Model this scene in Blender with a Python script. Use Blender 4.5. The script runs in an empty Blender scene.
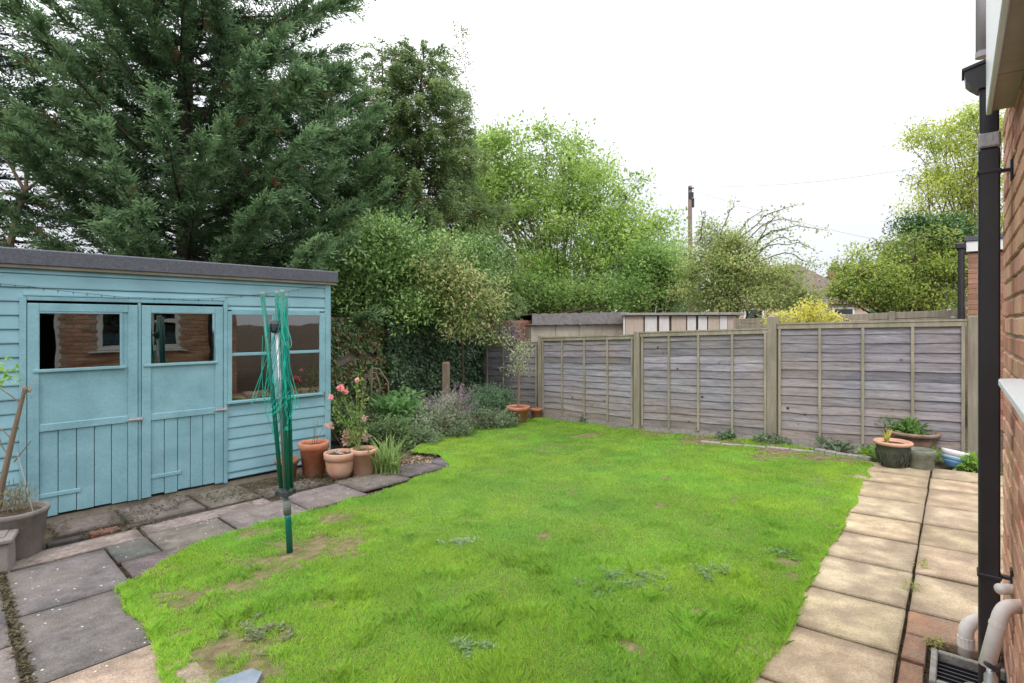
import bpy, math, random
import numpy as np
R = random.Random(7)
NR = np.random.default_rng(11)
PI = math.pi
scene = bpy.context.scene
COL = scene.collection

# ------------------------------------------------------------------ measuring
F, H, CX, CY = 540.0, 1.5, 512.0, 323.0          # focal length in pixels, eye height, principal column, horizon row
GA, GB = 0.0268, -0.0221                           # the garden falls gently away from the house


def gz(x, y):
    return max(-0.42, min(0.30, GA * x + GB * y))


def G(px, py):
    rx = (px - CX) / F
    rz = -(py - CY) / F
    d = H / (GA * rx + GB - rz)
    return (rx * d, d, gz(rx * d, d))


def P3(px, py, d):
    return ((px - CX) / F * d, d, H - (py - CY) / F * d)


# ------------------------------------------------------------------ materials
def new_mat(name):
    m = bpy.data.materials.new(name)
    m.use_nodes = True
    nt = m.node_tree
    b = nt.nodes['Principled BSDF']
    return m, nt, b


def ramp(nt, stops):
    r = nt.nodes.new('ShaderNodeValToRGB')
    el = r.color_ramp.elements
    while len(el) < len(stops):
        el.new(0.5)
    for e, (p, c) in zip(el, stops):
        e.position = p
        e.color = (*c, 1)
    return r


def surf(name, stops, scale=6, stretch=(1, 1, 1), rough=0.8, bump=0.2, bscale=40, spec=0.3, metal=0.0,
         spots=None, tint=False, stain=None, detail=8, bdist=0.01, grain=None):
    """noise-coloured surface; spots=(colour, scale, threshold); stain=(colour, scale, amount)"""
    m, nt, b = new_mat(name)
    N, L = nt.nodes, nt.links
    tc = N.new('ShaderNodeTexCoord')
    mp = N.new('ShaderNodeMapping')
    mp.inputs['Scale'].default_value = stretch
    L.new(tc.outputs['Object'], mp.inputs['Vector'])
    no = N.new('ShaderNodeTexNoise')
    no.inputs['Scale'].default_value = scale
    no.inputs['Detail'].default_value = detail
    no.inputs['Roughness'].default_value = 0.65
    L.new(mp.outputs['Vector'], no.inputs['Vector'])
    r = ramp(nt, stops)
    L.new(no.outputs['Fac'], r.inputs['Fac'])
    col = r.outputs['Color']
    if tint:
        at = N.new('ShaderNodeAttribute')
        at.attribute_name = 'tint'
        mx = N.new('ShaderNodeMix')
        mx.data_type = 'RGBA'
        mx.blend_type = 'MULTIPLY'
        mx.inputs[0].default_value = 1
        L.new(col, mx.inputs[6])
        L.new(at.outputs['Color'], mx.inputs[7])
        col = mx.outputs[2]
    if stain:
        n2 = N.new('ShaderNodeTexNoise')
        n2.inputs['Scale'].default_value = stain[1]
        n2.inputs['Detail'].default_value = 6
        L.new(tc.outputs['Object'], n2.inputs['Vector'])
        r2 = ramp(nt, [(0.45, (0, 0, 0)), (0.65, (stain[2],) * 3)])
        L.new(n2.outputs['Fac'], r2.inputs['Fac'])
        mx = N.new('ShaderNodeMix')
        mx.data_type = 'RGBA'
        L.new(r2.outputs['Color'], mx.inputs[0])
        L.new(col, mx.inputs[6])
        mx.inputs[7].default_value = (*stain[0], 1)
        col = mx.outputs[2]
    if grain:
        n5 = N.new('ShaderNodeTexNoise')
        n5.inputs['Scale'].default_value = grain[0]
        n5.inputs['Detail'].default_value = 4
        n5.inputs['Roughness'].default_value = 0.75
        L.new(mp.outputs['Vector'], n5.inputs['Vector'])
        r5 = ramp(nt, [(0.34, (grain[1],) * 3), (0.62, (grain[2],) * 3)])
        L.new(n5.outputs['Fac'], r5.inputs['Fac'])
        mx = N.new('ShaderNodeMix')
        mx.data_type = 'RGBA'; mx.blend_type = 'MULTIPLY'; mx.inputs[0].default_value = 1
        L.new(col, mx.inputs[6]); L.new(r5.outputs['Color'], mx.inputs[7])
        col = mx.outputs[2]
    if spots:
        vo = N.new('ShaderNodeTexVoronoi')
        vo.inputs['Scale'].default_value = spots[1]
        vo.inputs['Randomness'].default_value = 1
        L.new(tc.outputs['Object'], vo.inputs['Vector'])
        r3 = ramp(nt, [(spots[2] * 0.6, (1, 1, 1)), (spots[2], (0, 0, 0))])
        L.new(vo.outputs['Distance'], r3.inputs['Fac'])
        n4 = N.new('ShaderNodeTexNoise')
        n4.inputs['Scale'].default_value = spots[1] * 0.35
        L.new(tc.outputs['Object'], n4.inputs['Vector'])
        r4 = ramp(nt, [(0.5, (0, 0, 0)), (0.56, (1, 1, 1))])
        L.new(n4.outputs['Fac'], r4.inputs['Fac'])
        mu = N.new('ShaderNodeMath')
        mu.operation = 'MULTIPLY'
        L.new(r3.outputs['Color'], mu.inputs[0])
        L.new(r4.outputs['Color'], mu.inputs[1])
        mx = N.new('ShaderNodeMix')
        mx.data_type = 'RGBA'
        L.new(mu.outputs[0], mx.inputs[0])
        L.new(col, mx.inputs[6])
        mx.inputs[7].default_value = (*spots[0], 1)
        col = mx.outputs[2]
    L.new(col, b.inputs['Base Color'])
    b.inputs['Roughness'].default_value = rough
    b.inputs['Metallic'].default_value = metal
    b.inputs['Specular IOR Level'].default_value = spec
    if bump:
        n3 = N.new('ShaderNodeTexNoise')
        n3.inputs['Scale'].default_value = bscale
        n3.inputs['Detail'].default_value = 6
        L.new(mp.outputs['Vector'], n3.inputs['Vector'])
        bp = N.new('ShaderNodeBump')
        bp.inputs['Strength'].default_value = bump
        bp.inputs['Distance'].default_value = bdist
        L.new(n3.outputs['Fac'], bp.inputs['Height'])
        L.new(bp.outputs['Normal'], b.inputs['Normal'])
    return m


def leaf_mat(name, trans=0.35, rough=0.5, spec=0.35):
    m, nt, b = new_mat(name)
    N, L = nt.nodes, nt.links
    at = N.new('ShaderNodeAttribute')
    at.attribute_name = 'tint'
    L.new(at.outputs['Color'], b.inputs['Base Color'])
    b.inputs['Roughness'].default_value = rough
    b.inputs['Specular IOR Level'].default_value = spec
    tr = N.new('ShaderNodeBsdfTranslucent')
    hs = N.new('ShaderNodeHueSaturation')
    hs.inputs['Saturation'].default_value = 0.97
    hs.inputs['Value'].default_value = 1.5
    L.new(at.outputs['Color'], hs.inputs['Color'])
    L.new(hs.outputs['Color'], tr.inputs['Color'])
    mx = N.new('ShaderNodeMixShader')
    mx.inputs[0].default_value = trans
    L.new(b.outputs[0], mx.inputs[1])
    L.new(tr.outputs[0], mx.inputs[2])
    L.new(mx.outputs[0], N['Material Output'].inputs['Surface'])
    return m


def glass_mat(name, ior=1.9, tint=(0.75, 0.75, 0.72)):
    m, nt, b = new_mat(name)
    N, L = nt.nodes, nt.links
    N.remove(b)
    fr = N.new('ShaderNodeFresnel')
    fr.inputs['IOR'].default_value = ior
    t = N.new('ShaderNodeBsdfTransparent')
    t.inputs['Color'].default_value = (*tint, 1)
    g = N.new('ShaderNodeBsdfGlossy')
    g.inputs['Roughness'].default_value = 0.015
    g.inputs['Color'].default_value = (1, 1, 1, 1)
    no = N.new('ShaderNodeTexNoise')
    no.inputs['Scale'].default_value = 2.5
    bp = N.new('ShaderNodeBump')
    bp.inputs['Strength'].default_value = 0.05
    bp.inputs['Distance'].default_value = 0.02
    tc = N.new('ShaderNodeTexCoord')
    L.new(tc.outputs['Object'], no.inputs['Vector'])
    L.new(no.outputs['Fac'], bp.inputs['Height'])
    L.new(bp.outputs['Normal'], g.inputs['Normal'])
    mx = N.new('ShaderNodeMixShader')
    L.new(fr.outputs[0], mx.inputs[0])
    L.new(t.outputs[0], mx.inputs[1])
    L.new(g.outputs[0], mx.inputs[2])
    L.new(mx.outputs[0], N['Material Output'].inputs['Surface'])
    return m


M = {}
M['leaf'] = leaf_mat('leaf', 0.45)
M['leaf_gloss'] = leaf_mat('leaf_gloss', 0.2, 0.35, 0.5)
M['grass'] = leaf_mat('grass_blade', 0.4, 0.55, 0.25)
M['petal'] = leaf_mat('petal', 0.3, 0.6, 0.2)
M['bark'] = surf('bark', [(0.3, (0.05, 0.035, 0.025)), (0.7, (0.15, 0.11, 0.08))], 8, (1, 1, 0.2), 0.9, 0.6, 30)
M['bark_pale'] = surf('bark_pale', [(0.3, (0.12, 0.09, 0.065)), (0.7, (0.26, 0.2, 0.15))], 8, (1, 1, 0.2), 0.9, 0.5, 30)
M['shed_paint'] = surf('shed_paint', [(0.3, (0.18, 0.345, 0.405)), (0.55, (0.22, 0.405, 0.465)), (0.8, (0.27, 0.45, 0.50))], 2.2,
                       (1, 1, 1.4), 0.55, 0.25, 60, 0.3, stain=((0.13, 0.25, 0.29), 3.1, 0.4), bdist=0.003, tint=False, grain=(40, .9, 1.06))
M['felt'] = surf('roof_felt', [(0.3, (0.075, 0.078, 0.095)), (0.7, (0.14, 0.145, 0.17))], 60, (1, 1, 1), 0.95, 0.5, 300, 0.2,
                 spots=((0.4, 0.38, 0.36), 14, 0.08), bdist=0.004)
M['dark_inside'] = surf('shed_inside', [(0.3, (0.05, 0.032, 0.022)), (0.7, (0.11, 0.075, 0.05))], 4, (1, 1, 6), 0.9, 0)
M['timber_raw'] = surf('timber_raw', [(0.3, (0.2, 0.17, 0.13)), (0.7, (0.34, 0.3, 0.24))], 5, (1, 1, 1), 0.85, 0.3, 40)
M['board'] = surf('weathered_board', [(0.26, (0.13, 0.122, 0.138)), (0.42, (0.225, 0.213, 0.24)), (0.6, (0.315, 0.30, 0.33)), (0.8, (0.43, 0.41, 0.42))],
                  3.0, (0.45, 1, 9), 0.85, 0.6, 22, 0.2, spots=((0.035, 0.026, 0.022), 6.5, 0.145), tint=True,
                  stain=((0.30, 0.24, 0.19), 1.6, 0.35), bdist=0.006, grain=(14, 0.74, 1.16))
M['batten'] = surf('fence_batten', [(0.3, (0.25, 0.22, 0.175)), (0.7, (0.40, 0.36, 0.29))], 5, (4, 4, 0.5), 0.85, 0.4, 60, 0.2,
                   stain=((0.18, 0.19, 0.10), 2.5, 0.5))
M['post'] = surf('fence_post', [(0.3, (0.21, 0.18, 0.145)), (0.7, (0.38, 0.335, 0.275))], 5, (4, 4, 0.4), 0.85, 0.5, 50, 0.2,
                 stain=((0.2, 0.2, 0.13), 2.0, 0.5))
M['concrete'] = surf('concrete', [(0.3, (0.2, 0.19, 0.17)), (0.7, (0.38, 0.36, 0.32))], 20, (1, 1, 1), 0.9, 0.5, 120)
M['soil'] = surf('soil', [(0.3, (0.045, 0.035, 0.025)), (0.55, (0.11, 0.085, 0.06)), (0.8, (0.2, 0.165, 0.125))], 14, (1, 1, 1), 0.95, 0.9, 60,
                 0.1, bdist=0.03)
M['slab_dark'] = surf('dark_paving', [(0.28, (0.085, 0.078, 0.073)), (0.5, (0.15, 0.137, 0.128)), (0.75, (0.235, 0.213, 0.196))], 9, (1, 1, 1), 0.85,
                      0.6, 90, 0.25, spots=((0.62, 0.6, 0.55), 22, 0.16), tint=True, stain=((0.2, 0.165, 0.14), 2.2, 0.5), bdist=0.006, grain=(130, 0.62, 1.3))
M['slab_gold'] = surf('sandy_paving', [(0.25, (0.25, 0.19, 0.125)), (0.5, (0.43, 0.34, 0.225)), (0.78, (0.62, 0.505, 0.35))], 6, (1, 1, 1), 0.85, 0.7,
                      70, 0.2, spots=((0.16, 0.12, 0.09), 9, 0.06), tint=True, stain=((0.26, 0.195, 0.14), 4.5, 0.7), bdist=0.008, grain=(120, 0.74, 1.2))
M['brick'] = surf('brick', [(0.3, (0.52, 0.27, 0.18)), (0.7, (0.70, 0.43, 0.31))], 9, (1, 1, 1), 0.9, 0.6, 70, 0.2, tint=True,
                  spots=((0.12, 0.06, 0.05), 12, 0.07), bdist=0.006)
M['mortar'] = surf('mortar', [(0.3, (0.34, 0.29, 0.24)), (0.7, (0.5, 0.44, 0.36))], 30, (1, 1, 1), 0.95, 0.4, 90)
M['far_brick'] = surf('far_brick', [(0.3, (0.30, 0.15, 0.11)), (0.7, (0.46, 0.25, 0.18))], 9, (1, 1, 3), 0.9, 0.4, 40, tint=True)
M['upvc'] = surf('white_plastic', [(0.3, (0.74, 0.75, 0.75)), (0.7, (0.82, 0.82, 0.82))], 3, (1, 1, 1), 0.35, 0, 10, 0.5)
M['waste'] = surf('waste_pipe_plastic', [(0.3, (0.62, 0.58, 0.55)), (0.7, (0.80, 0.77, 0.75))], 9, (1, 1, 1), 0.45, 0.05, 10, 0.4,
                  stain=((0.50, 0.40, 0.31), 6, 0.7))
M['soffit'] = surf('soffit_board', [(0.3, (0.36, 0.27, 0.23)), (0.7, (0.5, 0.4, 0.35))], 5, (1, 1, 1), 0.6, 0.1, 30)
M['blackpipe'] = surf('black_plastic', [(0.3, (0.018, 0.017, 0.020)), (0.7, (0.034, 0.031, 0.036))], 5, (1, 1, 0.5), 0.38, 0.08, 30, 0.5,
                      spots=((0.2, 0.2, 0.2), 16, 0.045))
M['greypipe'] = surf('grey_pipe', [(0.3, (0.42, 0.40, 0.43)), (0.7, (0.52, 0.5, 0.53))], 5, (1, 1, 0.5), 0.4, 0, 30, 0.4)
M['tape'] = surf('clear_tape', [(0.3, (0.33, 0.32, 0.33)), (0.7, (0.5, 0.48, 0.49))], 25, (1, 1, 0.5), 0.2, 0.5, 50, 0.6)
M['terracotta'] = surf('terracotta', [(0.3, (0.42, 0.14, 0.07)), (0.7, (0.58, 0.22, 0.12))], 8, (1, 1, 1), 0.85, 0.2, 60, 0.2,
                       stain=((0.46, 0.33, 0.26), 6, 0.55))
M['terra_pale'] = surf('pale_terracotta', [(0.3, (0.46, 0.24, 0.16)), (0.7, (0.58, 0.34, 0.24))], 8, (1, 1, 1), 0.85, 0.2, 60, 0.2,
                       stain=((0.5, 0.38, 0.3), 6, 0.6))
M['rustypot'] = surf('dark_terracotta', [(0.3, (0.2, 0.085, 0.05)), (0.7, (0.36, 0.16, 0.1))], 8, (1, 1, 1), 0.85, 0.2, 60, 0.2,
                     stain=((0.12, 0.12, 0.08), 6, 0.6))
M['glaze'] = surf('dark_glaze', [(0.3, (0.022, 0.028, 0.022)), (0.7, (0.075, 0.085, 0.065))], 14, (1, 1, 1), 0.35, 0.4, 25, 0.5)
M['greenpot'] = surf('green_grey_clay', [(0.3, (0.12, 0.135, 0.105)), (0.7, (0.23, 0.235, 0.185))], 16, (1, 1, 1), 0.8, 0.4, 60)
M['stonepot'] = surf('weathered_wood_tub', [(0.3, (0.13, 0.115, 0.105)), (0.7, (0.27, 0.24, 0.225))], 9, (1, 1, 0.5), 0.9, 0.5, 50, 0.2,
                     stain=((0.26, 0.24, 0.22), 5, 0.4))
M['blue'] = surf('blue_glaze', [(0.3, (0.10, 0.24, 0.46)), (0.7, (0.15, 0.31, 0.54))], 9, (1, 1, 1), 0.3, 0)
M['paleblue'] = surf('pale_blue_glaze', [(0.3, (0.24, 0.44, 0.62)), (0.7, (0.3, 0.5, 0.66))], 9, (1, 1, 1), 0.3, 0)
M['white'] = surf('white_glaze', [(0.3, (0.72, 0.7, 0.72)), (0.7, (0.8, 0.78, 0.8))], 9, (1, 1, 1), 0.3, 0)
M['dryer_green'] = surf('green_coated_steel', [(0.3, (0.0, 0.10, 0.075)), (0.7, (0.005, 0.15, 0.115))], 9, (1, 1, 0.3), 0.35, 0.05, 30, 0.5)
M['dryer_line'] = surf('green_washing_line', [(0.3, (0.0, 0.33, 0.24)), (0.7, (0.01, 0.45, 0.34))], 9, (1, 1, 1), 0.5, 0)
M['terra_brown'] = surf('brown_clay', [(0.3, (0.16, 0.10, 0.075)), (0.7, (0.3, 0.2, 0.15))], 9, (1, 1, 1), 0.85, 0.3, 50, 0.2, stain=((0.4, 0.32, 0.27), 5, .4))
M['steel'] = surf('galvanised_steel', [(0.3, (0.35, 0.36, 0.37)), (0.7, (0.5, 0.51, 0.52))], 12, (1, 1, 0.3), 0.45, 0.05, 30, 0.5, metal=0.6)
M['sleeve'] = surf('dull_grey_plastic', [(0.3, (0.09, 0.11, 0.11)), (0.7, (0.2, 0.22, 0.21))], 12, (1, 1, 1), 0.6, 0.1)
M['darkplastic'] = surf('dark_plastic', [(0.3, (0.03, 0.04, 0.05)), (0.7, (0.06, 0.07, 0.08))], 9, (1, 1, 1), 0.5, 0)
M['garage_wall'] = surf('garage_panel', [(0.3, (0.34, 0.31, 0.25)), (0.7, (0.5, 0.46, 0.39))], 6, (1, 1, 0.4), 0.9, 0.3, 60,
                        stain=((0.3, 0.24, 0.18), 2, 0.4))
M['asbestos'] = surf('cement_sheet', [(0.3, (0.15, 0.135, 0.14)), (0.7, (0.3, 0.27, 0.27))], 9, (1, 1, 1), 0.95, 0.5, 60)
M['whiteboard'] = surf('whitewashed_board', [(0.3, (0.55, 0.53, 0.52)), (0.7, (0.72, 0.7, 0.69))], 5, (3, 3, 0.5), 0.8, 0.2, 40)
M['beigeboard'] = surf('beige_board', [(0.3, (0.42, 0.34, 0.28)), (0.7, (0.55, 0.46, 0.38))], 5, (3, 3, 0.5), 0.8, 0.2, 40)
M['roof_tile'] = surf('roof_tile', [(0.3, (0.12, 0.085, 0.08)), (0.7, (0.21, 0.16, 0.15))], 4, (1, 1, 6), 0.9, 0.4, 30)
M['render'] = surf('pink_render', [(0.3, (0.5, 0.38, 0.33)), (0.7, (0.6, 0.47, 0.41))], 4, (1, 1, 1), 0.9, 0.1, 30)
M['bluestone'] = surf('blue_grey_slate', [(0.3, (0.15, 0.18, 0.22)), (0.7, (0.25, 0.29, 0.34))], 12, (1, 1, 1), 0.7, 0.4, 60,
                      spots=((0.05, 0.05, 0.05), 14, 0.1))
M['glass'] = glass_mat('window_glass', 2.25)
M['void'] = surf('dark_recess', [(0.3, (0.006, 0.006, 0.008)), (0.7, (0.015, 0.015, 0.018))], 9, (1, 1, 1), 0.8, 0)
M['wire'] = surf('dark_wire', [(0.3, (0.03, 0.03, 0.035)), (0.7, (0.05, 0.05, 0.055))], 9, (1, 1, 1), 0.6, 0)
M['pole_wood'] = surf('creosoted_pole', [(0.3, (0.13, 0.09, 0.07)), (0.7, (0.25, 0.19, 0.16))], 5, (2, 2, 0.3), 0.9, 0.3, 40)
M['greenhouse_brick'] = M['far_brick']


# ------------------------------------------------------------------ mesh builder
class MB:
    def __init__(s):
        s.v = []
        s.f = []
        s.t = []          # per-vertex tint

    def add(s, vs, fs, tint=(1, 1, 1)):
        n = len(s.v)
        s.v += [tuple(p) for p in vs]
        s.f += [tuple(i + n for i in f) for f in fs]
        s.t += [tint] * len(vs)

    def box(s, x0, x1, y0, y1, z0, z1, bev=0.0, tint=(1, 1, 1), xf=None):
        if x1 < x0: x0, x1 = x1, x0
        if y1 < y0: y0, y1 = y1, y0
        if z1 < z0: z0, z1 = z1, z0
        if bev <= 0:
            vs = [(x, y, z) for z in (z0, z1) for y in (y0, y1) for x in (x0, x1)]
            fs = [(0, 2, 3, 1), (4, 5, 7, 6), (0, 1, 5, 4), (2, 6, 7, 3), (0, 4, 6, 2), (1, 3, 7, 5)]
        else:
            b = min(bev, (x1 - x0) / 2.01, (y1 - y0) / 2.01, (z1 - z0) / 2.01)
            vs = []
            ix = {}
            for k, z in enumerate((z0, z1)):
                for j, y in enumerate((y0, y1)):
                    for i, x in enumerate((x0, x1)):
                        sx, sy, sz = (1, -1)[i], (1, -1)[j], (1, -1)[k]
                        for a in range(3):
                            q = [x + sx * b, y + sy * b, z + sz * b]
                            q[a] = (x, y, z)[a]
                            ix[(i, j, k, a)] = len(vs)
                            vs.append(q)
            g = lambda i, j, k, a: ix[(i, j, k, a)]
            fs = []
            for i in (0, 1):
                f = [g(i, 0, 0, 0), g(i, 1, 0, 0), g(i, 1, 1, 0), g(i, 0, 1, 0)]
                fs.append(f if i else f[::-1])
                f = [g(0, i, 0, 1), g(0, i, 1, 1), g(1, i, 1, 1), g(1, i, 0, 1)]
                fs.append(f if i else f[::-1])
                f = [g(0, 0, i, 2), g(1, 0, i, 2), g(1, 1, i, 2), g(0, 1, i, 2)]
                fs.append(f if i else f[::-1])
            for i in (0, 1):
                for j in (0, 1):
                    fs.append((g(i, j, 0, 0), g(i, j, 1, 0), g(i, j, 1, 1), g(i, j, 0, 1)))
                    fs.append((g(i, 0, j, 0), g(i, 1, j, 0), g(i, 1, j, 2), g(i, 0, j, 2)))
                    fs.append((g(0, i, j, 1), g(1, i, j, 1), g(1, i, j, 2), g(0, i, j, 2)))
                    for k in (0, 1):
                        fs.append((g(i, j, k, 0), g(i, j, k, 1), g(i, j, k, 2)))
        if xf:
            vs = [xf(*p) for p in vs]
        s.add(vs, fs, tint)

    def tube(s, pts, rad, n=8, cap=True, tint=(1, 1, 1), square=False):
        pts = [np.array(p, float) for p in pts]
        if not hasattr(rad, '__len__'):
            rad = [rad] * len(pts)
        base = len(s.v)
        up = None
        vs = []
        for i, p in enumerate(pts):
            d = pts[min(i + 1, len(pts) - 1)] - pts[max(i - 1, 0)]
            d /= (np.linalg.norm(d) + 1e-9)
            if up is None:
                r = np.array([0, 0, 1.0]) if abs(d[2]) < 0.9 else np.array([1.0, 0, 0])
            else:
                r = up
            a = np.cross(d, r); a /= (np.linalg.norm(a) + 1e-9)
            up = np.cross(a, d)
            for k in range(n):
                t = 2 * PI * k / n
                vs.append(tuple(p + rad[i] * (math.cos(t) * a + math.sin(t) * up)))
        fs = []
        for i in range(len(pts) - 1):
            for k in range(n):
                fs.append((i * n + k, i * n + (k + 1) % n, (i + 1) * n + (k + 1) % n, (i + 1) * n + k))
        if cap:
            fs.append(tuple(range(n))[::-1])
            fs.append(tuple(range((len(pts) - 1) * n, len(pts) * n)))
        s.add(vs, fs, tint)

    def lathe(s, prof, n=28, wob=0.0, tint=(1, 1, 1), c=(0, 0, 0), flute=None):
        vs = []
        fs = []
        ph = R.random() * 6
        for (r, z) in prof:
            for k in range(n):
                t = 2 * PI * k / n
                rr = r * (1 + wob * math.sin(3 * t + ph + z * 9))
                vs.append((c[0] + rr * math.cos(t), c[1] + rr * math.sin(t), c[2] + z))
        for i in range(len(prof) - 1):
            for k in range(n):
                fs.append((i * n + k, i * n + (k + 1) % n, (i + 1) * n + (k + 1) % n, (i + 1) * n + k))
        fs.append(tuple(range(n))[::-1])
        fs.append(tuple(range((len(prof) - 1) * n, len(prof) * n)))
        s.add(vs, fs, tint)

    def prism(s, poly, z0, z1, tint=(1, 1, 1)):
        n = len(poly)
        vs = [(x, y, z0) for x, y in poly] + [(x, y, z1) for x, y in poly]
        fs = [tuple(range(n))[::-1], tuple(range(n, 2 * n))] + [(i, (i + 1) % n, n + (i + 1) % n, n + i) for i in range(n)]
        s.add(vs, fs, tint)

    def build(s, name, mat, parent=None, loc=None, rz=0.0, smooth=False, off=None):
        me = bpy.data.meshes.new(name)
        vs = s.v if off is None else [(a - off[0], b - off[1], c - off[2]) for a, b, c in s.v]
        me.from_pydata(vs, [], s.f)
        ca = me.color_attributes.new('tint', 'FLOAT_COLOR', 'POINT')
        ca.data.foreach_set('color', np.array([(*t, 1) for t in s.t], dtype=np.float32).ravel())
        me.materials.append(mat)
        if smooth:
            for p in me.polygons:
                p.use_smooth = True
        me.update()
        o = bpy.data.objects.new(name, me)
        COL.objects.link(o)
        if parent is not None:
            o.parent = parent
        if loc is not None:
            o.location = loc
        o.rotation_euler.z = rz
        return o


def tag(o, label=None, cat=None, group=None, kind=None):
    if label: o['label'] = label
    if cat: o['category'] = cat
    if group: o['group'] = group
    if kind: o['kind'] = kind
    return o


def thing(name, label, cat, loc=(0, 0, 0), rz=0.0, group=None):
    o = bpy.data.objects.new(name, None)
    o.empty_display_size = 0.1
    COL.objects.link(o)
    o.location = loc
    o.rotation_euler.z = rz
    return tag(o, label, cat, group)


def fast_mesh(name, V, quads, tint, mat, parent=None, tri=False):
    """V (n,3); quads (m,k)"""
    me = bpy.data.meshes.new(name)
    k = quads.shape[1]
    me.vertices.add(len(V))
    me.vertices.foreach_set('co', np.ascontiguousarray(V, dtype=np.float32).ravel())
    me.loops.add(quads.size)
    me.loops.foreach_set('vertex_index', np.ascontiguousarray(quads, dtype=np.int32).ravel())
    me.polygons.add(len(quads))
    me.polygons.foreach_set('loop_start', np.arange(0, quads.size, k, dtype=np.int32))
    me.polygons.foreach_set('loop_total', np.full(len(quads), k, dtype=np.int32))
    me.update(calc_edges=True)
    ca = me.color_attributes.new('tint', 'FLOAT_COLOR', 'POINT')
    C4 = np.ones((len(V), 4), np.float32)
    C4[:, :3] = tint
    ca.data.foreach_set('color', C4.ravel())
    me.materials.append(mat)
    me.validate()
    o = bpy.data.objects.new(name, me)
    COL.objects.link(o)
    if parent is not None:
        o.parent = parent
    return o


def unit(a):
    return a / (np.linalg.norm(a, axis=-1, keepdims=True) + 1e-9)


def leaf_geo(pos, dr, nrm, ln, wd):
    """diamond leaves folded a little along the midrib"""
    dr = unit(dr)
    sd = unit(np.cross(dr, nrm))
    nn = np.cross(sd, dr)
    ln = ln[:, None]; wd = wd[:, None]
    a = pos
    b = pos + dr * ln * 0.45 + sd * wd * 0.5 + nn * wd * 0.12
    c = pos + dr * ln
    d = pos + dr * ln * 0.45 - sd * wd * 0.5 + nn * wd * 0.12
    V = np.stack([a, b, c, d], 1).reshape(-1, 3)
    Q = np.arange(len(V)).reshape(-1, 4)
    return V, Q


def leaves(name, pos, dr, nrm, ln, wd, col, mat, parent, off):
    V, Q = leaf_geo(pos, dr, nrm, ln, wd)
    return fast_mesh(name, V - np.array(off), Q, np.repeat(col, 4, axis=0), mat, parent)


def mixc(c1, c2, t):
    c1 = np.array(c1); c2 = np.array(c2)
    return c1[None] * (1 - t[:, None]) + c2[None] * t[:, None]


# ------------------------------------------------------------------ camera, sky, sun
cam = bpy.data.objects.new('camera', bpy.data.cameras.new('camera'))
COL.objects.link(cam)
cam.location = (0, 0, H)
cam.rotation_euler = (PI / 2, 0, 0)
cam.data.lens = F / 1024 * 36
cam.data.sensor_width = 36
cam.data.shift_y = -(341.5 - CY) / 1024
cam.data.clip_end = 2000
cam.data.clip_start = 0.05
scene.camera = cam

SUN_EL, SUN_AZ = math.radians(50), math.radians(200)      # azimuth clockwise from +Y: behind the camera, a little left
w = bpy.data.worlds.new('World')
scene.world = w
w.use_nodes = True
nt = w.node_tree
bg = nt.nodes['Background']
sk = nt.nodes.new('ShaderNodeTexSky')
sk.sky_type = 'NISHITA'
sk.sun_disc = False
sk.sun_elevation = SUN_EL
sk.sun_rotation = SUN_AZ
sk.dust_density = 3.0
tc = nt.nodes.new('ShaderNodeTexCoord')
sep = nt.nodes.new('ShaderNodeSeparateXYZ')
nt.links.new(tc.outputs['Generated'], sep.inputs[0])
cl = nt.nodes.new('ShaderNodeTexNoise')
cl.inputs['Scale'].default_value = 2.0
cl.inputs['Detail'].default_value = 4
nt.links.new(tc.outputs['Generated'], cl.inputs['Vector'])
cr = ramp(nt, [(0.3, (8.6, 8.75, 9.2)), (0.7, (10.4, 10.4, 10.5))])      # bright layer cloud
nt.links.new(cl.outputs['Fac'], cr.inputs['Fac'])
hz = ramp(nt, [(0.0, (0.475, 0.482, 0.498)), (0.22, (0.61, 0.615, 0.63)), (0.5, (1.0, 1.0, 1.0)), (1.0, (1.7, 1.7, 1.7))])      # overcast: the zenith is about three times the horizon
nt.links.new(sep.outputs['Z'], hz.inputs['Fac'])
mu = nt.nodes.new('ShaderNodeMix')
mu.data_type = 'RGBA'; mu.blend_type = 'MULTIPLY'; mu.inputs[0].default_value = 1
nt.links.new(cr.outputs['Color'], mu.inputs[6]); nt.links.new(hz.outputs['Color'], mu.inputs[7])
mx = nt.nodes.new('ShaderNodeMix')
mx.data_type = 'RGBA'
mx.inputs[0].default_value = 0.9
nt.links.new(sk.outputs[0], mx.inputs[6])
nt.links.new(mu.outputs[2], mx.inputs[7])
nt.links.new(mx.outputs[2], bg.inputs['Color'])
bg.inputs['Strength'].default_value = 0.13

sun = bpy.data.objects.new('sun', bpy.data.lights.new('sun', 'SUN'))
COL.objects.link(sun)
sun.data.energy = 0.9
sun.data.angle = math.radians(14)
sun.data.color = (1, 0.96, 0.9)
sd = np.array([math.sin(SUN_AZ) * math.cos(SUN_EL), math.cos(SUN_AZ) * math.cos(SUN_EL), math.sin(SUN_EL)])
import mathutils
sun.rotation_euler = mathutils.Vector(sd).to_track_quat('Z', 'Y').to_euler()
scene.view_settings.view_transform = 'Standard'
scene.view_settings.look = 'None'
scene.view_settings.gamma = 1
scene.view_settings.exposure = 0.58

# ------------------------------------------------------------------ frames of the garden
O = G(22, 570)
e1 = np.array([0.69, 0.724]); e1 /= np.linalg.norm(e1)
e2 = np.array([-e1[1], e1[0]])


def LP(p, q, dz=0.0):
    x = O[0] + p * e1[0] + q * e2[0]
    y = O[1] + p * e1[1] + q * e2[1]
    return (x, y, gz(x, y) + dz)


j0 = G(895, 683)
uu = np.array([0.63584, 0.77182]); vv = np.array([-uu[1], uu[0]])


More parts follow.
